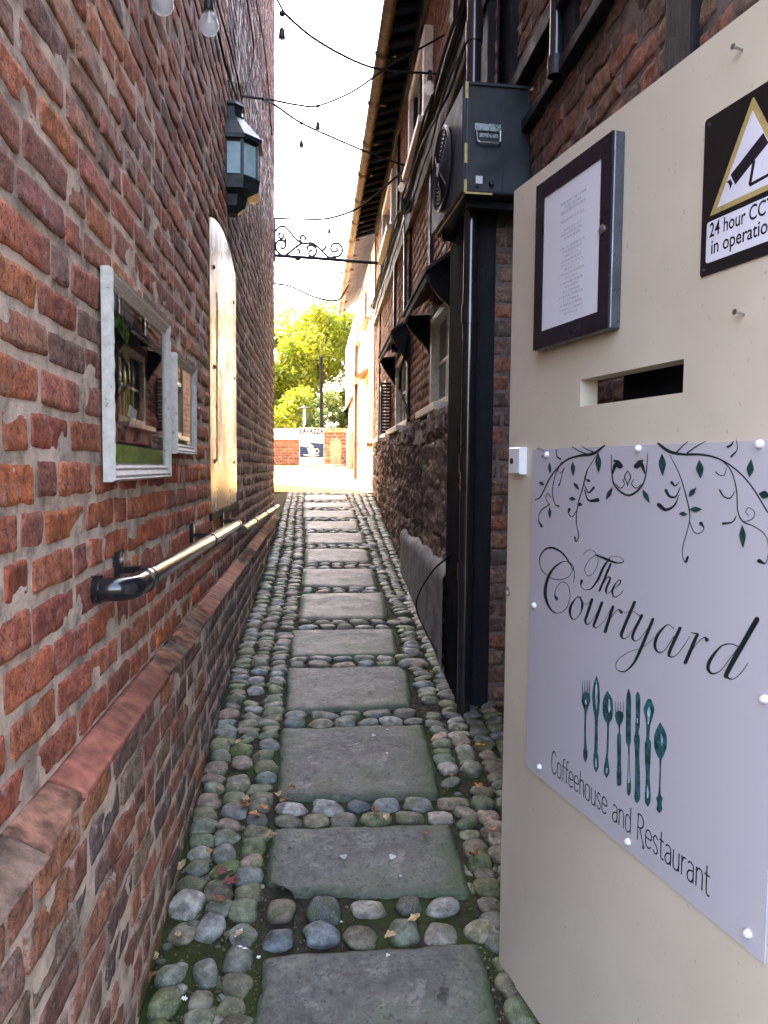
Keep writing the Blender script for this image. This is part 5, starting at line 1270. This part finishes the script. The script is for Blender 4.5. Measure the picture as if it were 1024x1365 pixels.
u, v = guv(803, 306, cd_); b = B(); b.lathe(FG(u, v, cd_), tuple(gn), [(0,.010),(.003,.010),(.005,.007),(.006,.002)], 16); autosmooth(obj('lock', b, M['metal'], MC))

# CCTV sign
a1 = guv(944, 160); a2 = guv(933, 371); VT = a1[1] ; VB = a2[1]; CU0 = (a1[0]+a2[0])/2; CW = .225
CS = thing('cctv_sign', 'black plastic camera warning sign at the top right of the gate', 'sign', FG(CU0, VB, 0))
def rrect(u0, u1, v0, v1, r, n=6):
    P = []
    for (cx, cy, a) in ((u1-r, v0+r, -90), (u1-r, v1-r, 0), (u0+r, v1-r, 90), (u0+r, v0+r, 180)):
        P += [(cx + r*math.cos(RAD(a+90*k/n)), cy + r*math.sin(RAD(a+90*k/n))) for k in range(n+1)]
    return P
b = B(); b.prism(FG, rrect(CU0, CU0+CW, VB, VT, .006), .0005, .003); obj('plate', b, simple('black_sign_plastic', (.008,.008,.009), .22, 0, .1, 5, .0, rv=.02), CS)
H = VT - VB
tri = [guv(950,278,.003), guv(1049,252,.003), guv(995,152,.003)]
# equilateral-looking triangle laid out in the sign's own plane
tb = VB + H*.37; tl = CU0 + CW*.10; tr = CU0 + CW*.90; tt = VB + H*.955; tc = (tl+tr)/2
M['gold'] = simple('ochre_outline', (.36,.27,.11), .3, 0, .1, 10, .02); M['sg_white'] = simple('sign_white', (.58,.57,.66), .3, 0, .05, 10, .02)
b = B(); b.prism(FG, [(tl-.002,tb),(tr+.002,tb),(tc+.002,tt),(tc-.002,tt)], .003, .0033); obj('triangle_border', b, M['gold'], CS)
k_ = .011; b = B(); b.prism(FG, [(tl+k_*1.45,tb+k_*.8),(tr-k_*1.45,tb+k_*.8),(tc,tt-k_*1.75)], .0033, .0036); obj('triangle', b, M['sg_white'], CS)
b = B(); iw = tr-tl; ih = tt-tb; pu = lambda x: tl + iw*x; pv = lambda y: tb + ih*y
def rot(cx, cy, pts, a): return [(cx + x*math.cos(a) - y*math.sin(a), cy + x*math.sin(a) + y*math.cos(a)) for x, y in pts]
an = RAD(30); cxx, cyy = pu(.48), pv(.40)
b.prism(FG, rot(cxx, cyy, [(-.040,-.0115),(.040,-.0115),(.040,.0115),(-.040,.0115)], an), .0036, .0039)
b.prism(FG, rot(cxx, cyy, [(-.053,-.009),(-.0435,-.005),(-.0435,.005),(-.053,.009),(-.050,.004),(-.050,-.004)], an), .0036, .0039)
b.prism(FG, rot(pu(.52), pv(.235), [(-.003,-.016),(.003,-.016),(.003,.020),(-.003,.020)], RAD(-12)), .0036, .0039)
b.prism(FG, [(pu(.50), pv(.115)), (pu(.76), pv(.135)), (pu(.76), pv(.165)), (pu(.50), pv(.150))], .0036, .0039)
b.prism(FG, [(pu(.745), pv(.09)), (pu(.765), pv(.09)), (pu(.765), pv(.22)), (pu(.745), pv(.22))], .00392, .0041)
obj('camera_symbol', b, M['case_black'], CS)
b = B(); b.prism(FG, rrect(CU0+.014, CU0+CW-.012, VB+H*.075, VB+H*.335, .006), .003, .0034); obj('text_panel', b, M['sg_white'], CS)
def text(s, size, F, u, v, w_, mat, name, parent, sx=1.0, align='LEFT', off=0.0):
    cu_ = bpy.data.curves.new('t', 'FONT'); cu_.body = s; cu_.size = size; cu_.align_x = align; cu_.offset = off; cu_.resolution_u = 4
    ob = bpy.data.objects.new('t', cu_); COL.objects.link(ob); dg = bpy.context.evaluated_depsgraph_get(); dg.update()
    me = bpy.data.meshes.new_from_object(ob.evaluated_get(dg)); bpy.data.objects.remove(ob)
    V = [F(u + p.co.x*sx, v + p.co.y, w_) for p in me.vertices]; Fc = [tuple(p.vertices) for p in me.polygons]
    return link_mesh(name, V, Fc, mat, None, None, parent)
t1 = .0345
text('24 hour CCTV', t1, FG, CU0+.021, VB+H*.235, .0036, M['case_black'], 'lettering', CS, .76, off=.0004)
text('in operation', t1, FG, CU0+.026, VB+H*.125, .0036, M['case_black'], 'lettering', CS, .84, off=.0004)
b = B()
for (u, v) in ((CU0+.008, VB+.010), (CU0+.010, VT-.012), (CU0+CW-.01, VT-.012), (CU0+CW-.01, VB+.01)): b = B(); b.lathe(FG(u, v, .003), tuple(gn), [(0,.0045),(.0015,.004),(.002,.001)], 10); obj('screw', b, M['iron'], CS)

# ------------------------------------------------------------------ FAR COURT
WB = thing('white_house', 'sunlit white rendered house beyond the alley on the right', 'building', (3, 18, 0))
M['wwall'] = simple('cream_lime_render', (.64,.58,.50), .85, 0, .08, 3, .4, 30, .01)
M['brown_wood'] = simple('brown_stained_wood', (.20,.105,.05), .6, 0, .35, 12, .3, 60)
xw_ = lambda y: .95
# lit end bay of the frame house, then the white house
b = B(); b.box((.965, 12.30, -.2), (5, 24.5, 5.35)); obj('wall', b, M['wwall'], WB)
b = B()
for y in (12.36, 13.4, 15.6, 18.0): b.box((.945, y, 1.0), (.97, y+.13, 5.3))
b.box((.94, 12.3, 3.9), (.968, 20, 4.08)); obj('timber_frame', b, M['brown_wood'], WB)
def wb_window(y0, y1, z0, z1):
    f = B()
    for (a0, b0, c0, d0) in ((y0, y0+.06, z0, z1), (y1-.06, y1, z0, z1), (y0+.06, y1-.06, z0, z0+.06), (y0+.06, y1-.06, z1-.06, z1)): f.box((.93, a0, c0), (.975, b0, d0))
    W = obj('window', f, M['white_wood'], WB)
    g = B(); g.box((.955, y0+.06, z0+.06), (.967, y1-.06, z1-.06)); obj('pane', g, M['glass_dark'], W)
    g = B(); g.box((.86, y0-.05, z0-.06), (.97, y1+.05, z0)); obj('sill', g, M['brown_wood'], W)
wb_window(12.7, 13.3, 2.0, 3.0); wb_window(16.2, 17.2, 2.0, 3.0); wb_window(13.7, 14.8, 4.3, 5.0); wb_window(16.4, 17.6, 4.3, 5.0)
b = B(); b.prism(lambda u, v, w_: (.965-u, w_, v), [(0, 3.42), (.26, 3.22), (.26, 3.17), (0, 3.35)], 13.7, 15.2); H = obj('porch_canopy', b, M['brown_wood'], WB)
b = B(); b.box((.94, 13.9, 1.25), (.97, 15.0, 3.15)); obj('door', b, simple('pale_door', (.5,.42,.32), .5), WB)
b = B(); b.add([(.84,18.9,3.3),(.84,24.6,3.3),(3,24.6,5.6),(3,18.9,5.6),(.84,18.9,3.22),(.84,24.6,3.22),(3,24.6,5.5),(3,18.9,5.5)], [(0,3,2,1),(4,5,6,7),(0,1,5,4),(1,2,6,5),(2,3,7,6),(3,0,4,7)])
obj('lean_to_roof', b, M['rooftile'], WB)
ny, nx = 200, 12; Y, X = np.meshgrid(np.linspace(12.7, 19.2, ny), np.linspace(.62, 4.2, nx), indexing='ij'); Z = 5.40 + (X-.60)*.85 + .022*np.abs(np.sin(Y*math.pi/.16))
V = np.stack([X, Y, Z], -1).reshape(-1, 3); idx = np.arange(ny*nx).reshape(ny, nx); q = np.stack([idx[:-1,:-1], idx[:-1,1:], idx[1:,1:], idx[1:,:-1]], -1).reshape(-1, 4)
link_mesh('roof', V, q, M['rooftile'], None, None, WB, None, True)
P4 = thing('court_downpipe', 'brown downpipe on the sunlit white house', 'pipe', (.80, 14.6, gz(14.6)))
q = on_ground(474, 640); b = B(); b.tube([(q.x, q.y, z) for z in np.linspace(q.z, 4.0, 6)], .045, 12); autosmooth(obj('pipe', b, M['pipe_brown'], P4))
b = B()
for z in (2.0, 3.4): b = B(); b.tube([(q.x, q.y, z), (q.x, q.y, z+.08)], .065, 12); obj('collar', b, M['pipe_brown'], P4)

# low brick wall across the court
YW = 21.5; Pn = Vector((0, -1, 0)); cw = lambda px, py, y=YW: on_plane(px, py, Vector((0, y, 0)), Pn)
GWl = thing('garden_wall', 'low red brick garden wall with a white coping at the back of the court', 'wall', (-1, YW, gz(YW)))
wz = cw(380, 586).z
def FW(u, v, w): return np.stack([u, np.full_like(u, YW) - w, v], -1)
rs = np.random.RandomState(8)
field_obj('brickwork', brick_field(FW, -5, .3, gz(YW)-.3, wz, .08, .23, lambda u, v, r: pick(r, [(.17,.06,.03),(.21,.08,.04),(.14,.05,.03)]), rs, grid=(4, 4), mgrid=.2), [M['brick_red'], M['mortar_dark']], GWl)
b = B(); b.box((-5, YW-.04, wz), (.3, YW+.5, wz+.30)); bevel(obj('coping', b, simple('white_coping', (.72,.70,.66), .7), GWl), .02)
b = B(); b.box((-5, YW+.02, -.2), (.3, YW+.4, wz)); obj('core', b, M['brick_plain'], GWl)
# brick pier with pale door panel
PR = thing('brick_pier', 'squat red brick pier with a pale panel beside the cafe screen', 'pier', (.6, 20.6, gz(20.6)))
p0_ = cw(432, 628, 20.4); p1_ = cw(463, 572, 20.4)
def FP(u, v, w): return np.stack([u, np.full_like(u, 20.4) - w, v], -1)
field_obj('brickwork', brick_field(FP, p0_.x, p1_.x, p0_.z, p1_.z-.09, .08, .23, lambda u, v, r: pick(r, [(.15,.045,.025),(.19,.06,.035),(.11,.035,.022),(.22,.13,.09)]), rs, grid=(4, 4), mgrid=.15), [M['brick_red'], M['mortar_dark']], PR)
b = B(); b.box((p0_.x+.01, 20.42, p0_.z-.2), (p1_.x-.01, 21.1, p1_.z-.1)); obj('core', b, M['brick_plain'], PR)
b = B(); b.box((p0_.x-.02, 20.34, p1_.z-.09), (p1_.x+.02, 21.12, p1_.z-.03)); b.box((p0_.x+.03, 20.38, p1_.z-.03), (p1_.x-.03, 21.1, p1_.z+.02)); bevel(obj('cap', b, M['brick_worn'], PR), .01)
b = B(); a_ = cw(440, 622, 20.4); c_ = cw(455, 588, 20.4); b.box((a_.x, 20.37, a_.z), (c_.x, 20.395, c_.z)); obj('pale_panel', b, simple('pink_panel', (.26,.15,.11), .8), PR)
b = B(); b.lathe(((p0_.x+p1_.x)/2, 20.55, gz(20.4)-.1), (0,0,1), [(0,.36),(.16,.36),(.19,.32)], 20); obj('footing', b, M['render_grey'], PR)
# cafe screen
YS = 19.4; s0_ = cw(400, 622, YS); s1_ = cw(431.5, 570.5, YS)
CB = thing('cafe_screen', 'white and blue cafe windbreak screen with a coffee cup', 'screen', ((s0_.x+s1_.x)/2, YS, gz(YS)))
SFm = lambda x, y: (x, y)
W_, H_ = s1_.x-s0_.x, s1_.z-s0_.z
FSn = lambda u, v, w_: (s0_.x + u*W_, YS - w_, s0_.z + v*H_)
M['banner'] = simple('white_banner_cloth', (.36,.36,.38), .7, 0, .04); M['navy'] = simple('blue_print', (.010,.024,.075), .6, 0, .1, spec=.1)
b = B(); b.fbox(FSn, (0,0,0), (1,1,.02)); obj('banner', b, M['banner'], CB)
b = B(); b.prism(FSn, [(0,.245),(1,.245),(1,.60),(.44,.62),(.42,.55),(.28,.50),(0,.535)], .02, .024); bnd = obj('blue_band', b, M['navy'], CB)
b = B(); b.prism(FSn, [(.30,.47),(.62,.47),(.66,.40),(.62,.32),(.54,.30),(.40,.30),(.36,.38)], .024, .027); b.prism(FSn, [(.14,.30),(.30,.275),(.60,.265),(.82,.29),(.80,.305),(.14,.315)], .0275, .0295)
b.prism(FSn, [(.34,.50),(.46,.58),(.60,.52),(.50,.47)], .0275, .029)
b.tube([FSn(u, v, .027) for u, v in ((.63,.45),(.74,.46),(.80,.41),(.76,.35),(.62,.345))], .012, 6); obj('cup_print', b, M['banner'], bnd)
text('LAVAZZA', .185, lambda u, v, w_: (s0_.x + W_*.5 + u, YS - w_, s0_.z + H_*.85 + v), 0, 0, .022, M['navy'], 'lettering', CB, .74, 'CENTER', .008)
b = B(); b.fbox(FSn, (.15,.12,.02), (.85,.145,.022)); obj('faint_line', b, M['ink_grey'], CB)
b = B(); b.lathe(((s0_.x+s1_.x)/2, YS+.02, gz(YS)-.05), (0,0,1), [(0,.32),(.10,.32),(.13,.26)], 20); b.tube([(s0_.x, YS, gz(YS)), (s0_.x, YS, s1_.z)], .02, 8); b.tube([(s1_.x, YS, gz(YS)), (s1_.x, YS, s1_.z)], .02, 8)
obj('stand', b, M['render_grey'], CB)
# post and patio heater
q = cw(428.5, 620, 20.0); q2 = cw(428.5, 478, 20.0)
PO = B(); PO.tube([(q.x, 20, gz(20)-.1), (q2.x, 20, q2.z)], .045, 10); PO.lathe((q2.x, 20, q2.z), (0,0,1), [(0,.055),(.03,.055),(.06,.01)], 10)
tag(autosmooth(obj('post', PO, M['timber_matte'])), 'tall thin dark post standing behind the cafe screen', 'post')
PH = thing('garden_lamp', 'slim white garden lamp with flat hood behind the cafe screen', 'lamp', tuple(cw(406, 600, 22.5)))
q = cw(406, 575, 22.5); q2 = cw(406, 545, 22.5); b = B(); b.tube([(q.x, 22.5, gz(22)-.1), (q.x, 22.5, q2.z)], .04, 8); obj('stem', b, M['white_wood'], PH)
b = B(); b.lathe((q.x, 22.5, q2.z), (0,0,1), [(0,.20),(.02,.20),(.07,.05),(.12,.03)], 14); obj('hood', b, M['iron'], PH)
# barrel-like planter beside the white house
q = on_ground(467, 637); b = B(); q.y += 2
b.lathe((.86, 18.6, gz(18.6)-.02), (0,0,1), [(0,.07),(.15,.09),(.5,.10),(.9,.10),(1.0,.08),(1.02,.06)], 18)
tag(autosmooth(obj('water_butt', b, simple('grey_green_butt', (.13,.12,.10), .6))), 'dark rounded water butt against the sunlit white house', 'barrel')

# ------------------------------------------------------------------ trees and shrubs behind the court wall
def leaf_mat(name, c1, c2, tr):
    m = bpy.data.materials.new(name); m.use_nodes = True; t = m.node_tree; b_ = t.nodes['Principled BSDF']; o_ = t.nodes['Material Output']
    at__ = t.nodes.new('ShaderNodeAttribute'); at__.attribute_name = 'Col'; sp = t.nodes.new('ShaderNodeSeparateColor'); t.links.new(at__.outputs[0], sp.inputs[0])
    mx = t.nodes.new('ShaderNodeMix'); mx.data_type = 'RGBA'; mx.inputs[6].default_value = (*c1, 1); mx.inputs[7].default_value = (*c2, 1); t.links.new(sp.outputs[0], mx.inputs[0]); t.links.new(mx.outputs[2], b_.inputs['Base Color'])
    b_.inputs['Roughness'].default_value = .55
    tl = t.nodes.new('ShaderNodeBsdfTranslucent'); t.links.new(mx.outputs[2], tl.inputs[0]); ms = t.nodes.new('ShaderNodeMixShader'); ms.inputs[0].default_value = tr
    t.links.new(b_.outputs[0], ms.inputs[1]); t.links.new(tl.outputs[0], ms.inputs[2]); t.links.new(ms.outputs[0], o_.inputs[0]); return m
M['leaf_y'] = leaf_mat('yellow_green_leaves', (.11,.16,.010), (.22,.23,.015), .5)
M['leaf_g'] = leaf_mat('green_leaves', (.03,.065,.012), (.07,.10,.015), .4)
M['bark'] = simple('grey_brown_bark', (.12,.09,.065), .9, 0, .3, 15, .8, 50, .01)
def tree(label, x, y, h, r, nl, mat, seed, kind='tree', ls=.09, bare=0, zc=.62, name=None):
    r_ = np.random.RandomState(seed); z0 = gz(y) - .1
    T = thing(name or ('tree' if kind == 'tree' else 'shrub'), label, kind, (x, y, z0)); b = B(); tips = []
    def grow(p, d, L, rad, lv):
        P = [p]; 
        for k in range(4):
            d = (d + Vector(r_.uniform(-.22, .22, 3))).normalized(); P.append(P[-1] + d*L/4)
        b.tube(P, [rad*(1-.45*k/4) for k in range(5)], 6 if lv > 1 else 8)
        if lv >= 3: tips.append(P[-1]); return
        for k in range(r_.randint(3, 5)):
            a = r_.uniform(0, 2*math.pi); e = r_.uniform(.4, 1.0); dd = (d*math.cos(e) + Vector((math.cos(a), math.sin(a), .25))*math.sin(e)).normalized()
            grow(P[r_.randint(2, 5)], dd, L*.66, rad*.5, lv+1); 
        tips.append(P[-1])
    for k in range(1 if kind == 'tree' else 4): grow(Vector((x + (0 if kind == 'tree' else r_.uniform(-.3,.3)), y, z0)), Vector((r_.uniform(-.1,.1), r_.uniform(-.1,.1), 1)).normalized(), h*.42, .035*h*(1 if kind == 'tree' else .3), 0)
    obj('trunk', b, M['bark'], T)
    if nl:
        ncl = 46; cc = []
        for k in range(ncl):
            a, u, rr = r_.uniform(0, 2*math.pi), r_.uniform(-1, 1), r_.rand()**.45
            cc.append((x + r*rr*math.cos(a)*math.sqrt(1-u*u)*r_.uniform(.8,1.1), y + r*.8*rr*math.sin(a)*math.sqrt(1-u*u), z0 + h*zc + h*(1-zc)*1.02*u*rr, r_.uniform(.16, .34)*r, r_.rand()))
        cc = np.array(cc); k = r_.randint(ncl, size=nl); dirs = r_.normal(size=(nl, 3)); dirs /= np.linalg.norm(dirs, axis=1)[:,None]
        C0 = cc[k, :3] + dirs * (cc[k, 3]*r_.rand(nl)**.4)[:,None]
        C0[:,2] = np.maximum(C0[:,2], z0+.1)
        n1 = r_.normal(size=(nl, 3)); n1 /= np.linalg.norm(n1, axis=1)[:,None]; n2 = np.cross(n1, r_.normal(size=(nl, 3))); n2 /= np.linalg.norm(n2, axis=1)[:,None]
        s_ = ls*r_.uniform(.6, 1.3, nl)[:,None]
        V = np.stack([C0 - n1*s_, C0 + n2*s_*.45, C0 + n1*s_, C0 - n2*s_*.45], 1).reshape(-1, 3)
        q = np.arange(nl*4).reshape(-1, 4); cl = np.repeat(np.clip(cc[k, 4] + r_.uniform(-.3, .3, nl), 0, 1), 4); cols = np.stack([cl]*3, -1)
        link_mesh('crown', V, q, mat, None, cols, T)
    return T
tree('big yellow green tree filling the gap on the right of the court', .15, 27.0, 5.5, 2.4, 24000, M['leaf_y'], 3, ls=.085)
tree('broad yellow green tree on the left behind the garden wall', -2.1, 26.0, 4.3, 1.9, 17000, M['leaf_y'], 5, ls=.085)
tree('darker green tree behind the yellow ones', -1.1, 29.5, 5.4, 1.5, 8000, M['leaf_g'], 9, ls=.09)
tree('low yellow green shrub above the garden wall', -.9, 23.6, 2.4, 1.3, 12000, M['leaf_y'], 12, 'shrub', ls=.06, zc=.5)
tree('dark green shrub behind the thin post', .45, 22.6, 2.2, .85, 9000, M['leaf_g'], 14, 'shrub', ls=.055, zc=.5)
tree('bare tree with thin branches against the bright sky', -.55, 31.0, 8.2, 2, 0, M['leaf_y'], 17, 'tree')
